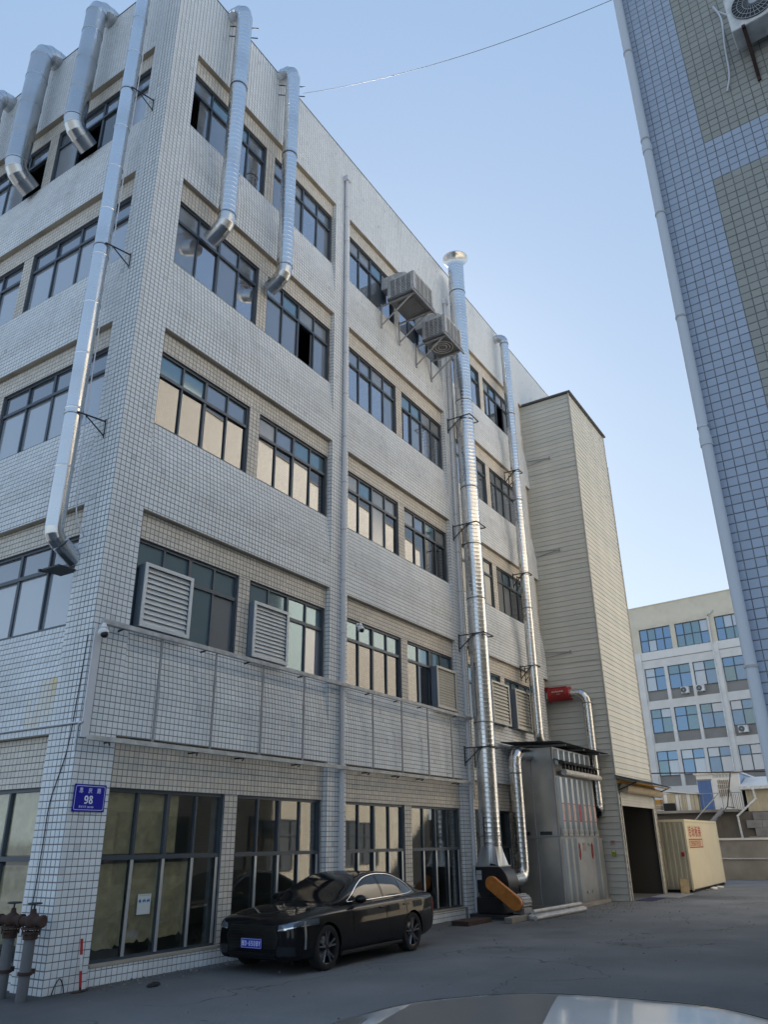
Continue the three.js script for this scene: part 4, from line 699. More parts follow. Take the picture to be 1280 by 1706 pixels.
// ---------------------------------------------------------------- site container and clutter
{
  const x0 = 25.68, x1 = 31.9, z0 = 0.55, z1 = 3.0, h = 2.57, g = thing('site_container', 'beige site container with red lettering beside the clad tower', 'container');
  part(g, 'body', M(bb(x0 + 0.03, x1 - 0.03, 0.1, h - 0.02, z0 + 0.03, z1 - 0.03)), mat.containerSide);
  for (let i = 0; i < 12; i++) part(g, 'end_rib', M(bb(x0 + 0.003, x0 + 0.029, 0.14, h - 0.1, z0 + 0.1 + i * 0.19, z0 + 0.19 + i * 0.19)), mat.containerSide);
  for (let i = 0; i < 28; i++) part(g, 'face_panel', M(rb(x0 + 0.08 + i * 0.2165, x0 + 0.29 + i * 0.2165, 0.12, h - 0.1, z1 - 0.03, z1 - 0.012, 0.004)), mat.containerFace);
  part(g, 'corner_post', M(bb(x0, x0 + 0.07, 0.08, h, z1 - 0.07, z1)), mat.containerFace); part(g, 'corner_post', M(bb(x1 - 0.07, x1, 0.08, h, z1 - 0.07, z1)), mat.containerFace);
  part(g, 'roof_edge', M(bb(x0 + 0.07, x1 - 0.07, h - 0.09, h, z1 - 0.06, z1 + 0.004), bb(x0 - 0.004, x0 + 0.06, h - 0.09, h, z0, z1 - 0.07)), mat.containerFace); part(g, 'roof', M(bb(x0 + 0.06, x1, h - 0.02, h - 0.005, z0, z1 - 0.06)), mat.containerSide);
  part(g, 'skid', M(bb(x0 + 0.1, x1 + 0.1, 0.0, 0.1, z0 + 0.1, z1 - 0.08)), mat.rubber);
  part(g, 'lock', M(rb(x0 - 0.03, x0 + 0.0, 1.25, 1.4, 2.72, 2.84, 0.01)), mat.red);
  const paint = (id, w, hh, x, y, dr) => { const p = part(g, 'lettering', plate(w, hh), dr); p.position.set(x, y, z1 - 0.0095); return p; };
  const beige = '#cdc09c';
  paint('a', 2.35, 0.44, 27.3, 2.13, canvasMat(470, 110, c => { c.fillStyle = beige; c.fillRect(0, 0, 470, 110); c.strokeStyle = '#a3281f'; ['huo', 'dong', 'ban', 'fang'].forEach((k, i) => glyph(c, k, 12 + i * 116, 8, 96, 94, 11)); }, 0.55));
  paint('b', 2.45, 0.34, 27.28, 1.7, canvasMat(490, 84, c => { c.fillStyle = beige; c.fillRect(0, 0, 490, 84); c.strokeStyle = '#a3281f'; c.lineWidth = 10; c.strokeRect(6, 6, 478, 72); c.fillStyle = '#a3281f'; c.font = 'bold 66px sans-serif'; c.fillText('13906076555', 18, 66); }, 0.55));
  const b = thing('cardboard_box', 'torn pink cardboard box standing by the doorway and the container', 'box', [25.25, 0, 2.75], 0.3);
  part(b, 'side', M(bb(-0.2, -0.185, 0, 0.5, -0.15, 0.15)), mat.paper); part(b, 'side', M(bb(0.185, 0.2, 0, 0.46, -0.15, 0.15)), gm([0.5, 0.3, 0.26], 0.9)); part(b, 'back', M(bb(-0.185, 0.185, 0, 0.5, -0.15, -0.135)), gm([0.5, 0.3, 0.26], 0.9)); part(b, 'flap', M(bar(V(0.21, 0.01, 0.05), V(0.5, 0.2, 0.1), 0.25, 0.012)), mat.woodPale);
  ['large pale lump of rubble at the foot of the beige container', 'small grey lump of rubble at the foot of the container, nearest its corner', 'white crumpled scrap at the far end of the container foot'].forEach((lab, i) => { const s = [0.14, 0.08, 0.11][i]; const q = new THREE.DodecahedronGeometry(s, 1); const p = q.attributes.position; for (let j = 0; j < p.count; j++) { const k = 0.8 + 0.4 * fbm(p.getX(j) * 9 + 4, p.getZ(j) * 9 + i, 2); p.setXYZ(j, p.getX(j) * k * 1.5, p.getY(j) * k * 0.5, p.getZ(j) * k); } q.computeVertexNormals(); q.rotateY(i); q.translate([28.2, 27.0, 29.4][i], s * 0.22, 3.2); single('rubble_lump', M(q), i === 1 ? mat.concrete : mat.white, lab, 'rubble', 'rubble under the container').userData.kind = 'thing'; });
}

// ---------------------------------------------------------------- yard wall and terrace with cabins behind
{
  const w = thing('yard_wall', 'low stained concrete wall with a pale coping at the end of the yard', 'wall'); w.userData.kind = 'thing';
  part(w, 'wall', M(bb(37, 37.25, 0, 1.78, 0.3, 26)), mat.concrete); part(w, 'coping', M(bb(36.94, 37.3, 1.78, 1.88, 0.3, 26)), mat.farWhite); part(w, 'rail_pipe', M(rod(V(36.95, 0.93, 0.5), V(36.95, 0.9, 26), 0.035)), mat.pvcOld);
  const r = thing('retaining_wall', 'dark stained retaining wall carrying the terrace behind the yard wall', 'wall'); r.userData.kind = 'thing';
  const blockMats = [gm([0.32, 0.31, 0.3], 0.95, grainWide), gm([0.28, 0.27, 0.26], 0.95, grainWide), gm([0.36, 0.345, 0.33], 0.95, grainWide)];
  part(r, 'wall', M(bb(40.9, 41.5, 0, 3.2, -16, 26)), gm([0.16, 0.145, 0.125], 0.95, streak)); part(r, 'slab', M(bb(40.4, 60, 3.2, 3.33, -16, 2.6), bb(41.0, 60, 3.05, 3.2, 2.6, 26)), mat.concrete);
  const blk = metreUV(new RoundedBoxGeometry(0.25, 0.385, 0.78, 1, 0.012)); for (let j = 0; j < 8; j++) for (let i = 0; i < 9; i++) { const o = part(r, 'block', blk, blockMats[Math.floor(hash(i, j) * 3)]); o.position.set(40.78, 0.2 + j * 0.392, 3.3 + i * 0.79 + (j % 2) * 0.39); }
  // portable cabin
  const c = thing('portable_cabin', 'white and blue portable cabin with a barred window on the terrace', 'cabin', [42, 3.33, 0]);
  part(c, 'body', M(bb(0, 8.2, 0, 1.95, 0.42, 2.7)), mat.cabinWhite); part(c, 'side_panel', M(bb(0.06, 8.2, 0, 1.95, 2.7, 2.73)), mat.cabinBlue); part(c, 'roof', M(bb(-0.12, 8.3, 1.95, 2.03, 0.3, 2.85)), mat.white);
  part(c, 'corner_post', M(bb(-0.03, 0.06, 0, 1.95, 2.66, 2.76)), mat.cabinWhite);
  part(c, 'door', M(bb(-0.03, 0, 0.02, 1.62, 0.45, 1.2)), mat.blueDoor); part(c, 'door_head', M(bb(-0.06, 0, 1.62, 1.7, 0.42, 1.24)), mat.steelGrey);
  const wn = sub(c, 'window'); part(wn, 'pane', M(bb(-0.02, -0.01, 0.72, 1.6, 1.56, 2.16)), gm([0.3, 0.25, 0.18], 0.6)); part(wn, 'frame', M(bb(-0.05, -0.0, 1.6, 1.66, 1.5, 2.22), bb(-0.05, 0, 0.66, 0.72, 1.5, 2.22), bb(-0.05, 0, 0.72, 1.6, 1.5, 1.56), bb(-0.05, 0, 0.72, 1.6, 2.16, 2.22)), mat.white);
  for (let i = 0; i < 5; i++) part(wn, 'bar', M(rod(V(-0.04, 0.72, 1.64 + i * 0.11), V(-0.04, 1.6, 1.64 + i * 0.11), 0.012)), mat.white); part(wn, 'cross_bar', M(bb(-0.045, -0.035, 1.1, 1.13, 1.56, 2.16), bb(-0.045, -0.035, 1.36, 1.38, 1.56, 2.16)), mat.white);
  const ln = part(c, 'lettering', plate(1.05, 0.2), canvasMat(210, 40, q => { q.fillStyle = '#d5d8d4'; q.fillRect(0, 0, 210, 40); q.strokeStyle = '#8f9694'; ['dong', 'lu', 'ban', 'si', 'fang'].forEach((k, i) => glyph(q, k, 40 + i * 34, 5, 26, 28, 2.5)); q.beginPath(); q.arc(20, 20, 12, 0, 7); q.stroke(); })); ln.position.set(-0.004, 1.82, 1.85); ln.rotation.y = -PI / 2;
  const ls = part(c, 'lettering', plate(2.6, 0.7), canvasMat(260, 70, q => { q.fillStyle = '#8fa6c6'; q.fillRect(0, 0, 260, 70); q.strokeStyle = '#4763a0'; ['huo', 'dong', 'ban', 'fang'].forEach((k, i) => glyph(q, k, 6 + i * 64, 8, 54, 54, 6)); })); ls.position.set(6.6, 1.4, 2.734);
  // railing
  const rl = thing('railing', 'thin metal railing along the terrace edge before the cabin', 'railing', [40.6, 3.33, 0]);
  part(rl, 'hand_rail', M(rod(V(0, 0.85, -0.6), V(0, 0.85, 2.9), 0.02)), mat.steelGrey); for (let i = 0; i <= 7; i++) part(rl, 'post', M(rod(V(0, 0, -0.6 + i * 0.5), V(0, 0.85, -0.6 + i * 0.5), 0.014)), mat.steelGrey);
  for (let i = 0; i < 7; i++) part(rl, 'baluster', M(bb(-0.012, 0.012, 0, 0.82, 2.32 + i * 0.09, 2.35 + i * 0.09)), i % 2 ? mat.steelGrey : mat.pvcOld);
  const fr = thing('canopy_frame', 'thin brown steel frame with one post standing before the cabin', 'frame', [40.4, 0, 0]); part(fr, 'beam', M(bar(V(0, 5.42, -2.6), V(0, 5.22, 2.6), 0.06)), mat.rust); part(fr, 'beam', M(bar(V(0, 5.22, 2.6), V(0, 5.1, 6.5), 0.05)), mat.rust); part(fr, 'post', M(bar(V(0, 3.5, 2.15), V(0, 5.24, 2.6), 0.05)), mat.steelDark); part(fr, 'brace', M(bar(V(0, 3.33, 2.0), V(0, 3.5, 2.15), 0.04), bar(V(0, 3.45, 2.1), V(0, 3.4, 2.5), 0.04)), mat.steelDark);
  const st = thing('stair', 'grey steel stair climbing to the terrace before the cabin', 'stair', [40.2, 0, 0]);
  for (const x of [-0.5, 0]) part(st, 'stringer', M(bar(V(x, 0.1, -1.5), V(x, 3.35, 2.0), 0.06, 0.16)), mat.steelGrey); for (let i = 0; i < 11; i++) part(st, 'tread', M(bb(-0.47, -0.03, 0.35 + i * 0.29, 0.38 + i * 0.29, -1.32 + i * 0.312, -1.05 + i * 0.312)), mat.steelGrey); part(st, 'hand_rail', M(bar(V(-0.5, 1.0, -1.5), V(-0.5, 4.15, 1.95), 0.05)), mat.steelPale);
  // sheds
  const s1 = thing('shed', 'beige rendered shed with a projecting eave at the right of the cabin', 'shed', [41.6, 3.2, 0]); part(s1, 'wall', M(bb(0, 5, 0, 1.15, 3.0, 12)), mat.shedBeige); part(s1, 'eave', M(bb(-0.4, 5.2, 1.15, 1.3, 2.75, 12.2)), mat.white); part(s1, 'roof', M(extr([[-0.4, 1.3], [5.2, 1.3], [2.4, 1.95]], 9.3).translate(0, 0, 2.8)), mat.farWhite);
  const dp = thing('downpipe', 'white zigzag drainpipe on the shed right of the cabin', 'pipe'); part(dp, 'pipe', M(rod(V(41.2, 4.35, 3.46), V(41.2, 3.85, 3.52), 0.055), rod(V(41.2, 3.85, 3.52), V(40.55, 2.98, 2.55), 0.055), rod(V(40.55, 2.98, 2.55), V(40.5, 1.6, 2.62), 0.055)), mat.white); part(dp, 'elbow', M(new THREE.SphereGeometry(0.068, 16, 12).translate(41.2, 3.85, 3.52), new THREE.SphereGeometry(0.068, 16, 12).translate(40.55, 2.98, 2.55)), mat.white); part(dp, 'outlet', M(bb(41.1, 41.3, 4.3, 4.37, 3.38, 3.54)), mat.white);
  const s2 = thing('shed', 'small beige panelled shed behind the container, left of the cabin door', 'shed', [41.8, 3.33, 0]); part(s2, 'wall', M(bb(0, 3, 0, 0.98, -1.55, 0.4)), mat.containerSide); for (let i = 0; i < 9; i++) part(s2, 'wall_panel', M(bb(-0.02, 0, 0.02, 0.95, -1.53 + i * 0.215, -1.34 + i * 0.215)), i % 3 ? mat.shedBeige : mat.cabinWhite); part(s2, 'roof', M(bar(V(1.3, 1.16, -1.7), V(1.3, 0.9, 0.55), 3, 0.06)), mat.farWhite); part(s2, 'post', M(bb(-0.1, -0.04, 0, 0.95, -0.62, -0.55)), mat.white);
  const wd = thing('crate_stack', 'orange wooden crates stacked behind the doorway canopy', 'crates', [41.2, 3.1, -1.85]); for (let j = 0; j < 3; j++) { for (let i = 0; i < 3; i++) part(wd, 'slat', M(bb(-0.3, 0.3, 0.02 + j * 0.3 + i * 0.09, 0.09 + j * 0.3 + i * 0.09, -0.33, 0.33)), j === 1 ? mat.woodPale : mat.wood); }
  single('black_bin', M(rb(40.7, 41.1, 3.34, 3.75, -1.35, -0.75, 0.03)), mat.rubber, 'black bundle lying on the terrace behind the container', 'bundle');
  single('hill_bank', M(bb(48, 62, 0, 3.3, -26, 2)), mat.concrete, 'raised concrete bank below the far building', 'bank').userData.kind = 'thing';
}

// ---------------------------------------------------------------- far office building
{
  const g = thing('office_building', 'cream and white five storey building with blue windows in the distance', 'building', [64.29, 0, -7.07], 0);
  g.rotation.y = Math.atan2(-0.98966, -0.14346);
  const rows = [19.7, 16.1, 12.48, 8.9, 5.3], L = -26, Rr = 13, H = 21.8;
  part(g, 'core', M(bb(L, Rr, 0, H, -14, -0.2)), mat.farGrey); part(g, 'parapet', M(bb(L, Rr, 19.72, H, -0.2, 0), bb(L, Rr, H, H + 0.08, -0.3, 0.06)), mat.farBeige);
  const topW = [[-4.4, -1.5], [0.02, 2.95], [3.38, 6.27], [6.92, 9.8]], lowW = [[-3.2, -0.68], [0.02, 1.85], [2.16, 4.14], [4.4, 6.33], [6.92, 8.77], [9.05, 10.9]], pier = [], band = [], beigeP = [];
  const fill = (list, a, b, ws, y0, y1) => { let u = a; for (const w of [...ws, [b, b]]) { if (w[0] > u) list.push(bb(u, w[0], y0, y1, -0.2, 0)); u = w[1]; } };
  fill(beigeP, L, Rr, topW, 17.58, 19.72); fill(pier, L, Rr, lowW, 13.2, 16.1); fill(pier, L, Rr, lowW, 9.6, 12.48); fill(pier, L, Rr, lowW, 6.0, 8.9); fill(pier, L, Rr, lowW, 2.4, 5.3);
  for (const [a, b] of [[16.1, 17.58], [12.48, 13.2], [8.9, 9.6], [5.3, 6.0], [0, 2.4]]) band.push(bb(L, Rr, a, b, -0.2, -0.001));
  part(g, 'upper_wall', M(beigeP), mat.farBeige); part(g, 'pier', M(pier, bb(6.38, 6.86, 0, 17.4, 0, 0.12), bb(-0.62, -0.08, 0, 17.5, 0, 0.1)), mat.farWhite); part(g, 'floor_band', M(band), mat.farWhite); part(g, 'ledge', M(bb(L, Rr, 16.8, 16.86, -0.0, 0.03)), mat.farGrey);
  const mk = (w0, w1, y0, y1, big, id) => {
    const w = makeWindow(g, w1 - w0, y1 - y0, big ? 4 : 2, (y1 - y0) * (big ? 0.5 : 0.62), { even: true, pane: (i, r) => ({ m: hash(id * 7 + i, r + 3) > 0.72 ? mat.glassTeal : hash(id + i * 3, r) > 0.25 ? mat.glassBlue : mat.glassFilm }) }); w.position.set(w0, y0, -0.14);
  };
  topW.forEach((w, i) => mk(w[0], w[1], 17.6, 19.7, true, i));
  for (let k = 1; k < 5; k++) lowW.forEach((w, i) => mk(w[0], w[1], rows[k] - 2.03, rows[k] - (k > 1 ? 0.0 : 0.0), false, 20 + k * 10 + i));
  part(g, 'downpipe', M(tube([V(6.95, 20.3, 0.1), V(6.5, 19.95, 0.1), V(6.45, 19.6, 0.1), V(6.42, 15, 0.16), V(6.4, 8, 0.16), V(6.4, 2, 0.16)], 0.07, 60)), mat.white);
  const put = (s, y, lab, w) => { const p = g.localToWorld(V(s, y, 0.34)); const a = thing('air_conditioner', lab, 'air conditioner', [p.x, p.y, p.z], g.rotation.y, 'air conditioners on the far building'); fillAC(a, w, 0.56, 0.3); for (const q of [-0.22, 0.22]) part(a, 'bracket', M(bar(V(q, -0.02, 0), V(q, -0.02, -0.33), 0.04)), mat.steelDark); return a; };
  g.updateMatrixWorld(true);
  put(3.5, 13.5, 'small white air conditioner on the far building, leftmost of three', 0.66); put(4.85, 13.5, 'small white air conditioner on the far building, middle of three', 0.66); put(7.7, 9.82, 'white air conditioner on the far building, lowest and rightmost of three', 0.76);
}

// grit and dry dirt gathered along the foot of the walls and the collector
{
  const n = 2600, g = new THREE.DodecahedronGeometry(1, 0), im = new THREE.InstancedMesh(g, std([0.2, 0.19, 0.175], 0.95), n), m = new THREE.Matrix4(), c = new THREE.Color();
  for (let i = 0; i < n; i++) {
    const t = rnd(), s = 0.004 + 0.016 * Math.pow(rnd(), 3); let x, z;
    if (t < 0.4) { x = rr(0.7, 12.6); z = -0.07 + Math.pow(rnd(), 2) * 0.5; } else if (t < 0.75) { x = rr(13.5, 25); z = 1.6 + Math.pow(rnd(), 1.6) * 1.6 + (x > 20 ? 0.55 : 0); } else { x = rr(0, 24); z = rr(0.2, 7); }
    m.compose(V(x, s * 0.35, z), new THREE.Quaternion().setFromEuler(new THREE.Euler(rnd() * 3, rnd() * 3, 0)), V(s * rr(0.8, 1.6), s * 0.7, s)); im.setMatrixAt(i, m); const k = rr(0.6, 1.5); im.setColorAt(i, c.setRGB(k, k * 0.98, k * 0.94));
  }
  im.name = 'grit'; im.userData = { kind: 'stuff', label: 'grit scattered over the concrete yard' }; shadows(im); scene.add(im);
}

// ---------------------------------------------------------------- cars
function tab(x, t) { // smooth table lookup (monotone cubic)
  const n = t.length, s = t[0][0] < t[n - 1][0] ? t : [...t].reverse(); if (x <= s[0][0]) return s[0][1]; if (x >= s[n - 1][0]) return s[n - 1][1];
  let i = 0; while (s[i + 1][0] < x) i++; const d = j => (s[j + 1][1] - s[j][1]) / (s[j + 1][0] - s[j][0]), m = j => { if (j <= 0) return d(0); if (j >= n - 1) return d(n - 2); const a = d(j - 1), b = d(j); return a * b <= 0 ? 0 : 2 * a * b / (a + b); };
  const h = s[i + 1][0] - s[i][0], u = (x - s[i][0]) / h, u2 = u * u, u3 = u2 * u;
  return (2 * u3 - 3 * u2 + 1) * s[i][1] + (u3 - 2 * u2 + u) * h * m(i) + (-2 * u3 + 3 * u2) * s[i + 1][1] + (u3 - u2) * h * m(i + 1);
}
function smoothHalf(pts, n) { const c = new THREE.CatmullRomCurve3(pts.map(p => V(p[0], p[1], 0)), false, 'centripetal'); return c.getPoints(n).map(p => [Math.max(0, p.x), p.y]); }
function loftBody(xs, half, n) {
  const pos = [], idx = [], N = 2 * n, secs = xs.map(x => { const h = half(x), ring = []; for (let i = 0; i < n; i++) ring.push([h[i][0], h[i][1]]); for (let i = n; i > 0; i--) ring.push([-h[i][0], h[i][1]]); return ring; });
  secs.forEach((r, j) => r.forEach(p => pos.push(xs[j], p[1], p[0])));
  for (let j = 0; j < xs.length - 1; j++) for (let i = 0; i < N; i++) { const a = j * N + i, b = j * N + (i + 1) % N, c = a + N, d = b + N; idx.push(a, c, b, b, c, d); }
  for (const [j, f] of [[0, 1], [xs.length - 1, -1]]) { const c = pos.length / 3; let y = 0; for (const p of secs[j]) y += p[1] / N; pos.push(xs[j], y, 0); for (let i = 0; i < N; i++) { const a = j * N + i, b = j * N + (i + 1) % N; f > 0 ? idx.push(c, a, b) : idx.push(c, b, a); } }
  const g = new THREE.BufferGeometry(); g.setAttribute('position', new THREE.Float32BufferAttribute(pos, 3)); g.setIndex(idx); g.computeVertexNormals(); g.setAttribute('uv', new THREE.Float32BufferAttribute(new Float32Array(pos.length / 3 * 2), 2));
  // outward check
  const p = g.attributes.position, nn = g.attributes.normal; let s = 0; for (let i = 0; i < p.count; i += 7) s += nn.getZ(i) * p.getZ(i); if (s < 0) { const k = g.index.array; for (let i = 0; i < k.length; i += 3) { const t = k[i]; k[i] = k[i + 1]; k[i + 1] = t; } g.computeVertexNormals(); }
  return g;
}
const range = (a, b, n) => Array.from({ length: n + 1 }, (_, i) => a + (b - a) * i / n);
function sedanParts() {
  const W = [[-2.38, 0.66], [-2.3, 0.77], [-2.1, 0.85], [-1.6, 0.895], [-1, 0.905], [0, 0.9], [1, 0.905], [1.6, 0.9], [2.0, 0.872], [2.22, 0.825], [2.33, 0.755], [2.38, 0.67]];
  const YB = [[-2.38, 0.44], [-2.2, 0.3], [-1.7, 0.21], [1.8, 0.19], [2.25, 0.2], [2.38, 0.27]], YS = [[-2.38, 0.9], [-2.1, 0.955], [-1.2, 0.945], [0, 0.915], [1, 0.885], [1.7, 0.845], [2.15, 0.79], [2.3, 0.75], [2.38, 0.69]], YT = [[-2.38, 0.95], [-2.28, 1.02], [-1.9, 1.035], [-1.2, 1.0], [0, 0.96], [0.9, 0.968], [1.2, 0.948], [1.7, 0.92], [2.1, 0.862], [2.3, 0.8], [2.38, 0.725]];
  const n = 30, body = x => { const w = tab(x, W), b = tab(x, YB), s = tab(x, YS), t = tab(x, YT), mid = (b + s) / 2; return smoothHalf([[0, b], [w * 0.78, b], [w * 0.93, b + 0.03], [w * 0.982, b + 0.12], [w * 1.0, mid], [w * 0.985, s - 0.12], [w * 0.965, s - 0.035], [w * 0.91, s + 0.004], [w * 0.62, s + (t - s) * 0.72], [w * 0.3, s + (t - s) * 0.95], [0, t]], n); };
  const xs = [...range(-2.38, -2.1, 8), ...range(-2.05, 2.05, 60), ...range(2.1, 2.38, 9)];
  const bodyG = loftBody(xs, body, n);
  const RY = [[1.16, 0.93], [0.95, 1.02], [0.6, 1.19], [0.25, 1.325], [0, 1.385], [-0.4, 1.42], [-0.8, 1.405], [-1.1, 1.345], [-1.5, 1.2], [-1.85, 1.065], [-2.02, 1.0]], WB = [[1.16, 0.66], [0.9, 0.765], [0.5, 0.8], [0, 0.805], [-0.9, 0.8], [-1.5, 0.75], [-2.02, 0.64]];
  const m = 24, gh = x => { const y = tab(x, RY), b = tab(x, WB), d = Math.max(0.004, y - 0.93), wr = b - 0.42 * d; return smoothHalf([[0, 0.85], [b * 0.7, 0.85], [b, 0.87], [b - 0.004, 0.93], [b - 0.42 * d * 0.45, 0.93 + d * 0.5], [wr - 0.005, 0.93 + d * 0.84], [wr - 0.055, 0.93 + d * 0.955], [wr * 0.6, 0.93 + d * 0.992], [0, 0.93 + d]], m); };
  const gx = range(1.16, -2.02, 70).reverse(), ghG = loftBody(gx, gh, m);
  const sideZ = (x, y) => { const h = gh(x); for (let i = Math.floor(m * 0.35); i < m; i++) if (h[i][1] <= y && h[i + 1][1] >= y) { const t = (y - h[i][1]) / Math.max(1e-6, h[i + 1][1] - h[i][1]); return h[i][0] + (h[i + 1][0] - h[i][0]) * t; } return h[m][0]; };
  const bodyZ = (x, y) => { const h = body(x); let best = 0; for (let i = 0; i < n; i++) if ((h[i][1] - y) * (h[i + 1][1] - y) <= 0) best = Math.max(best, h[i][0]); return best; };
  const ev = new Evaluator(); ev.useGroups = false;
  const brush = g => { const q = g.clone(); if (!q.index) { const k = Array.from({ length: q.attributes.position.count }, (_, i) => i); q.setIndex(k); } for (const k of Object.keys(q.attributes)) if (!['position', 'normal', 'uv'].includes(k)) q.deleteAttribute(k); const b = new Brush(q); b.updateMatrixWorld(); return b; };
  const cut = (a, b, op) => { const r = ev.evaluate(brush(a), brush(b), op); return r.geometry; };
  let shell = bodyG; for (const x of [1.5, -1.28]) for (const s of [-1, 1]) shell = cut(shell, new THREE.CylinderGeometry(0.372, 0.372, 0.5, 40).rotateX(PI / 2).translate(x, 0.335, s * 0.84), SUBTRACTION);
  const proud = (g, k, c) => g.clone().translate(-c[0], -c[1], 0).scale(k, k, k).translate(c[0], c[1], 0);
  const gBig = proud(ghG, 1.006, [-0.4, 1.1]), bBig = proud(bodyG, 1.005, [0, 0.6]);
  const prismZ = (pts, z0, z1) => extr(pts, z1 - z0).translate(0, 0, z0), prismY = (pts, y0, y1) => { const e = extr(pts, y1 - y0); e.rotateX(PI / 2); e.translate(0, y1, 0); return e; };
  const winF = [[0.78, 0.975], [0.42, 1.17], [0.1, 1.295], [-0.26, 1.345], [-0.3, 0.985]], winR = [[-0.37, 0.985], [-0.34, 1.348], [-0.75, 1.335], [-0.98, 1.29], [-1.0, 1.0]], winQ = [[-1.03, 1.0], [-1.015, 1.28], [-1.25, 1.185], [-1.47, 1.045], [-1.45, 1.012]];
  const glass = {}; for (const [k, w] of Object.entries({ front: winF, rear: winR, quarter: winQ })) for (const s of [-1, 1]) glass[k + s] = cut(gBig, prismZ(w, s > 0 ? 0.35 : -1.1, s > 0 ? 1.1 : -0.35), INTERSECTION);
  const ws = cut(gBig, prismY([[1.06, -0.6], [1.06, 0.6], [0.86, 0.66], [0.25, 0.54], [0.12, 0.3], [0.1, 0], [0.12, -0.3], [0.25, -0.54], [0.86, -0.66]], 0.9, 1.6), INTERSECTION);
  const rw = cut(gBig, prismY([[-1.05, -0.5], [-1.02, 0], [-1.05, 0.5], [-1.82, 0.56], [-1.88, 0], [-1.82, -0.56]].reverse(), 0.9, 1.6), INTERSECTION);
  const sr = cut(gBig, prismY([[0.02, -0.44], [0.05, 0], [0.02, 0.44], [-0.42, 0.46], [-0.42, -0.46]].reverse(), 0.9, 1.6), INTERSECTION);
  const boxB = (x0, x1, y0, y1, z0, z1) => cut(bBig, bb(x0, x1, y0, y1, z0, z1), INTERSECTION);
  const P = { shell, ghG, glass, ws, rw, sr, grille: cut(bBig, extr([[-0.5, 0.37], [0.5, 0.37], [0.56, 0.54], [0.47, 0.7], [-0.47, 0.7], [-0.56, 0.54]], 1.2).rotateY(PI / 2).translate(1.9, 0, 0), INTERSECTION), intake: boxB(2.05, 2.6, 0.22, 0.31, -0.5, 0.5), lamp: {}, lampStrip: {}, drl: {}, vent: {}, tail: {} };
  for (const s of [-1, 1]) {
    const z = (a, b) => s > 0 ? [a, b] : [-b, -a], zz = (pts, x0) => extr(s > 0 ? pts : pts.map(p => [-p[0], p[1]]).reverse(), 1.0).rotateY(PI / 2).translate(x0, 0, 0);
    const f = p => [-p[0], p[1]];       // rotateY(90) sends x to -z
    P.lamp[s] = cut(bBig, zz([[0.54, 0.645], [0.92, 0.72], [0.92, 0.79], [0.55, 0.715]].map(f).reverse(), 1.75), INTERSECTION);
    P.lampStrip[s] = cut(proud(bodyG, 1.009, [0, 0.6]), zz([[0.54, 0.632], [0.68, 0.643], [0.72, 0.662], [0.9, 0.695], [0.9, 0.712], [0.7, 0.676], [0.54, 0.648]].map(f).reverse(), 1.75), INTERSECTION);
    P.drl[s] = cut(proud(bodyG, 1.008, [0, 0.6]), bb(2.06, 2.1, 0.36, 0.76, ...z(0.6, 1)), INTERSECTION);
    P.vent[s] = boxB(2.0, 2.6, 0.28, 0.41, ...z(0.52, 0.8)); P.tail[s] = boxB(-2.6, -2.12, 0.62, 0.88, ...z(0.62, 1));
  }
  P.topY = (x, z) => { const h = body(x); for (let i = n; i > 0; i--) if (h[i][0] <= z && h[i - 1][0] >= z) { const t = (z - h[i][0]) / Math.max(1e-6, h[i - 1][0] - h[i][0]); return h[i][1] + (h[i - 1][1] - h[i][1]) * t; } return h[n][1]; }; P.sideZ = sideZ; P.bodyZ = bodyZ; P.gh = gh; return P;
}
const wheelParts = (() => {
  const tyre = new THREE.LatheGeometry([[0.235, -0.1], [0.27, -0.112], [0.315, -0.108], [0.331, -0.09], [0.335, -0.05], [0.3352, 0], [0.335, 0.05], [0.331, 0.09], [0.315, 0.108], [0.27, 0.112], [0.235, 0.1]].map(p => new THREE.Vector2(...p)), 56).rotateX(PI / 2);
  const rim = [new THREE.LatheGeometry([[0.2, -0.06], [0.225, 0.02], [0.236, 0.088], [0.248, 0.1], [0.24, 0.106], [0.228, 0.098]].map(p => new THREE.Vector2(...p)), 56).rotateX(PI / 2), new THREE.CylinderGeometry(0.06, 0.06, 0.03, 28).rotateX(PI / 2).translate(0, 0, 0.075)];
  const spoke = []; for (let i = 0; i < 5; i++) for (const s of [-1, 1]) { const a = i / 5 * 2 * PI + PI / 2, b = a + s * 0.2; spoke.push(along(new THREE.BoxGeometry(0.026, V(Math.cos(a) * 0.04, Math.sin(a) * 0.04, 0.075).distanceTo(V(Math.cos(b) * 0.235, Math.sin(b) * 0.235, 0.09)), 0.03), V(Math.cos(a) * 0.04, Math.sin(a) * 0.04, 0.075), V(Math.cos(b) * 0.235, Math.sin(b) * 0.235, 0.09))); }
  const back = new THREE.CylinderGeometry(0.23, 0.23, 0.02, 40).rotateX(PI / 2).translate(0, 0, -0.02), disc = new THREE.CylinderGeometry(0.16, 0.16, 0.02, 40).rotateX(PI / 2).translate(0, 0, 0.01);
  return { tyre: M(tyre), rim: M(rim), spoke: M(spoke), back: M(back), disc: M(disc) };
})();
const carP = sedanParts();
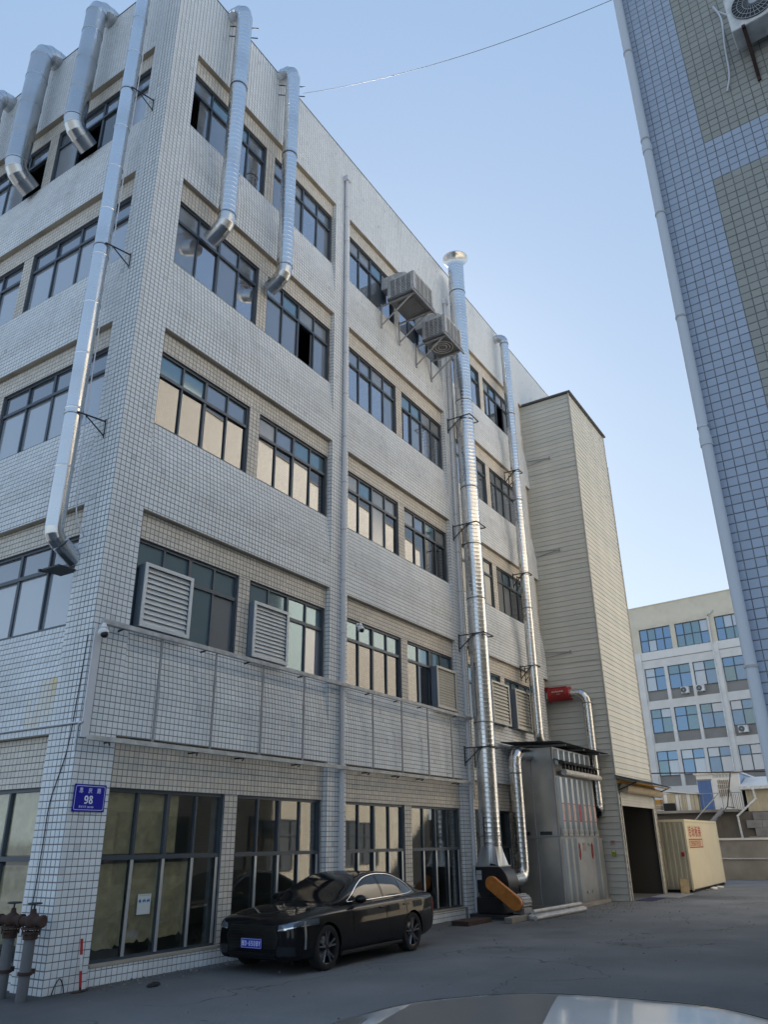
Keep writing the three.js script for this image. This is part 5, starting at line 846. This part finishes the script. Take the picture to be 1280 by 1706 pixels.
function sedan(name, label, pos, turn, paint, scale, o = {}) {
  const g = thing(name, label, 'car', pos, turn); g.scale.setScalar(scale);
  const P = carP, dark = std([0.008, 0.008, 0.01], 0.06, 0, {}), chrome = std([0.75, 0.76, 0.78], 0.12, 1), black = std([0.006, 0.006, 0.007], 0.3), lampM = std([0.16, 0.2, 0.25], 0.08, 0.55);
  part(g, 'body', P.shell, paint); part(g, 'cabin', P.ghG, paint);
  const wsM = o.glass ?? dark; part(g, 'windscreen', P.ws, wsM); part(g, 'rear_window', P.rw, dark); if (o.sunroof) part(g, 'sunroof', P.sr, o.sunroof);
  for (const [k, q] of Object.entries(P.glass)) part(g, 'side_window', q, o.side ?? dark);
  part(g, 'grille', P.grille, black); part(g, 'air_intake', P.intake, black);
  for (const s of [-1, 1]) { part(g, 'headlight', P.lamp[s], lampM); part(g, 'light_strip', P.lampStrip[s], chrome); part(g, 'running_light', P.drl[s], chrome); part(g, 'corner_vent', P.vent[s], std([0.02, 0.024, 0.03], 0.15)); part(g, 'tail_light', P.tail[s], std([0.2, 0.01, 0.01], 0.15)); }
  for (const x of [1.5, -1.28]) for (const s of [-1, 1]) {
    const w = sub(g, 'wheel'); w.position.set(x, 0.335, s * 0.775); w.rotation.y = s > 0 ? 0 : PI;
    part(w, 'tyre', wheelParts.tyre, mat.rubber); part(w, 'rim', wheelParts.rim, o.rim ?? std([0.05, 0.05, 0.055], 0.3, 0.8)); part(w, 'spokes', wheelParts.spoke, o.spoke ?? std([0.3, 0.3, 0.32], 0.3, 0.9)); part(w, 'hub_back', wheelParts.back, black); part(w, 'brake_disc', wheelParts.disc, mat.galvOld);
  }
  for (const s of [-1, 1]) {
    const top = []; for (const [x, y] of [[0.82, 0.968], [0.62, 1.08], [0.42, 1.187], [0.1, 1.312], [-0.3, 1.368], [-0.75, 1.352], [-1.0, 1.3], [-1.27, 1.195], [-1.5, 1.05]]) top.push(V(x, y, s * (P.sideZ(x, y) + 0.006)));
    part(g, 'chrome_trim', M(tube(top, 0.012, 60, 6)), chrome);
    const dt = []; for (let i = 0; i <= 14; i++) { const x = 0.3 - i * 0.1, h = P.gh(x), k = h.findIndex((p, j) => j > 12 && p[1] > 0.93 + (h[24][1] - 0.93) * 0.93); dt.push(V(x, h[k][1] + 0.001, s * h[k][0])); } part(g, 'roof_seal', M(tube(dt, 0.007, 50, 6)), black);
    const low = []; for (const [x, y] of [[0.82, 0.962], [0.3, 0.962], [-0.3, 0.974], [-0.9, 0.985], [-1.3, 0.998], [-1.5, 1.03]]) low.push(V(x, y, s * (P.sideZ(x, y) + 0.006))); part(g, 'chrome_trim', M(tube(low, 0.011, 50, 6)), chrome);
    const mr = sub(g, 'mirror'); part(mr, 'shell', M(new THREE.SphereGeometry(1, 28, 18).scale(0.075, 0.07, 0.115).translate(0.62, 1.0, s * 0.94)), paint); part(mr, 'arm', M(rod(V(0.64, 0.965, s * 0.8), V(0.62, 0.975, s * 0.9), 0.022)), black);
    for (const x of [-0.18, -1.02]) part(g, 'door_handle', M(rb(x - 0.1, x + 0.1, 0.815, 0.84, s > 0 ? P.bodyZ(x, 0.83) - 0.01 : -P.bodyZ(x, 0.83) - 0.022, s > 0 ? P.bodyZ(x, 0.83) + 0.022 : -P.bodyZ(x, 0.83) + 0.01, 0.01)), paint);
    for (const [xa, xb] of [[0.75, 0.78], [-0.33, -0.33], [-1.16, -1.0]]) { const l = []; for (let i = 0; i <= 8; i++) { const y = 0.28 + i * 0.08, x = xa + (xb - xa) * i / 8; l.push(V(x, y, s * (P.bodyZ(x, y) + 0.0005))); } part(g, 'door_seam', M(tube(l, 0.004, 24, 5)), black); }
    part(g, 'side_skirt', M(rb(-0.9, 1.1, 0.17, 0.24, s > 0 ? 0.8 : -0.89, s > 0 ? 0.89 : -0.8, 0.03)), mat.rubber);
  }
  for (let i = 0; i < 7; i++) { const y = 0.41 + i * 0.042, l = []; for (let j = 0; j <= 12; j++) { const z = -0.46 + j * 0.92 / 12; let x = 2.0; while (x < 2.38 && P.bodyZ(x, y) > Math.abs(z)) x += 0.005; l.push(V(x + 0.012, y, z)); } part(g, 'grille_bar', M(tube(l, 0.005, 30, 5)), black); }
  for (const s of [-1, 1]) { const l = []; for (let i = 0; i <= 10; i++) { const x = 2.2 - i * 0.125; l.push(V(x, P.topY(x, 0.62 + 0.012 * i) + 0.0005, s * (0.62 + 0.012 * i))); } part(g, 'bonnet_seam', M(tube(l, 0.004, 40, 5)), black); const c = []; for (let i = 0; i <= 10; i++) { const x = 2.2 - i * 0.12; c.push(V(x, P.topY(x, 0.34 + 0.012 * i) - 0.004, s * (0.34 + 0.012 * i))); } part(g, 'bonnet_crease', M(tube(c, 0.009, 40, 6)), paint); }
  part(g, 'underbody', M(bb(-2.0, 2.0, 0.19, 0.3, -0.6, 0.6)), black);
  if (o.plate) { const pl = sub(g, 'number_plate', 'blue number plate'); part(pl, 'backing', M(rb(2.375, 2.405, 0.365, 0.515, -0.225, 0.225, 0.006)), black); const f = part(pl, 'print', plate(0.44, 0.14), o.plate); f.position.set(2.4065, 0.44, 0); f.rotation.y = PI / 2; }
  return g;
}
sedan('black_sedan', 'glossy black sedan with a blue number plate parked before the ground floor windows', [5.18, 0, 1.2], PI, new THREE.MeshPhysicalMaterial({ color: lin(0.005, 0.0055, 0.007), roughness: 0.5, specularIntensity: 0.15, clearcoat: 0.6, clearcoatRoughness: 0.02 }), 0.975, {
  plate: canvasMat(440, 140, (c, w, h) => { c.fillStyle = '#1b2fae'; c.fillRect(0, 0, w, h); c.strokeStyle = '#c3cdf2'; c.lineWidth = 6; c.beginPath(); c.roundRect(8, 8, w - 16, h - 16, 10); c.stroke(); c.strokeStyle = '#dfe6fb'; glyph(c, 'min', 22, 28, 46, 84, 8); c.fillStyle = '#dfe6fb'; c.font = 'bold 104px sans-serif'; c.save(); c.translate(76, 108); c.scale(0.72, 1); c.fillText('D', 0, 0); c.restore(); c.beginPath(); c.arc(146, 72, 7, 0, 7); c.fill(); '650BY'.split('').forEach((k, i) => { c.save(); c.translate(164 + i * 52, 108); c.scale(0.72, 1); c.fillText(k, 0, 0); c.restore(); }); }, 0.4),
});
const dusty = std(k72([0.1, 0.104, 0.11]), 0.34, 0, { map: streak });
sedan('white_sedan', 'white car whose dusty roof and windscreen show along the bottom edge', [-5.77, 0, 9.16], 106 * PI / 180, new THREE.MeshPhysicalMaterial({ color: lin(0.68, 0.69, 0.7), roughness: 0.3, clearcoat: 1, clearcoatRoughness: 0.08 }), 1.016, { glass: dusty, sunroof: dusty, spoke: mat.alu });
renderer.render(scene, camera);
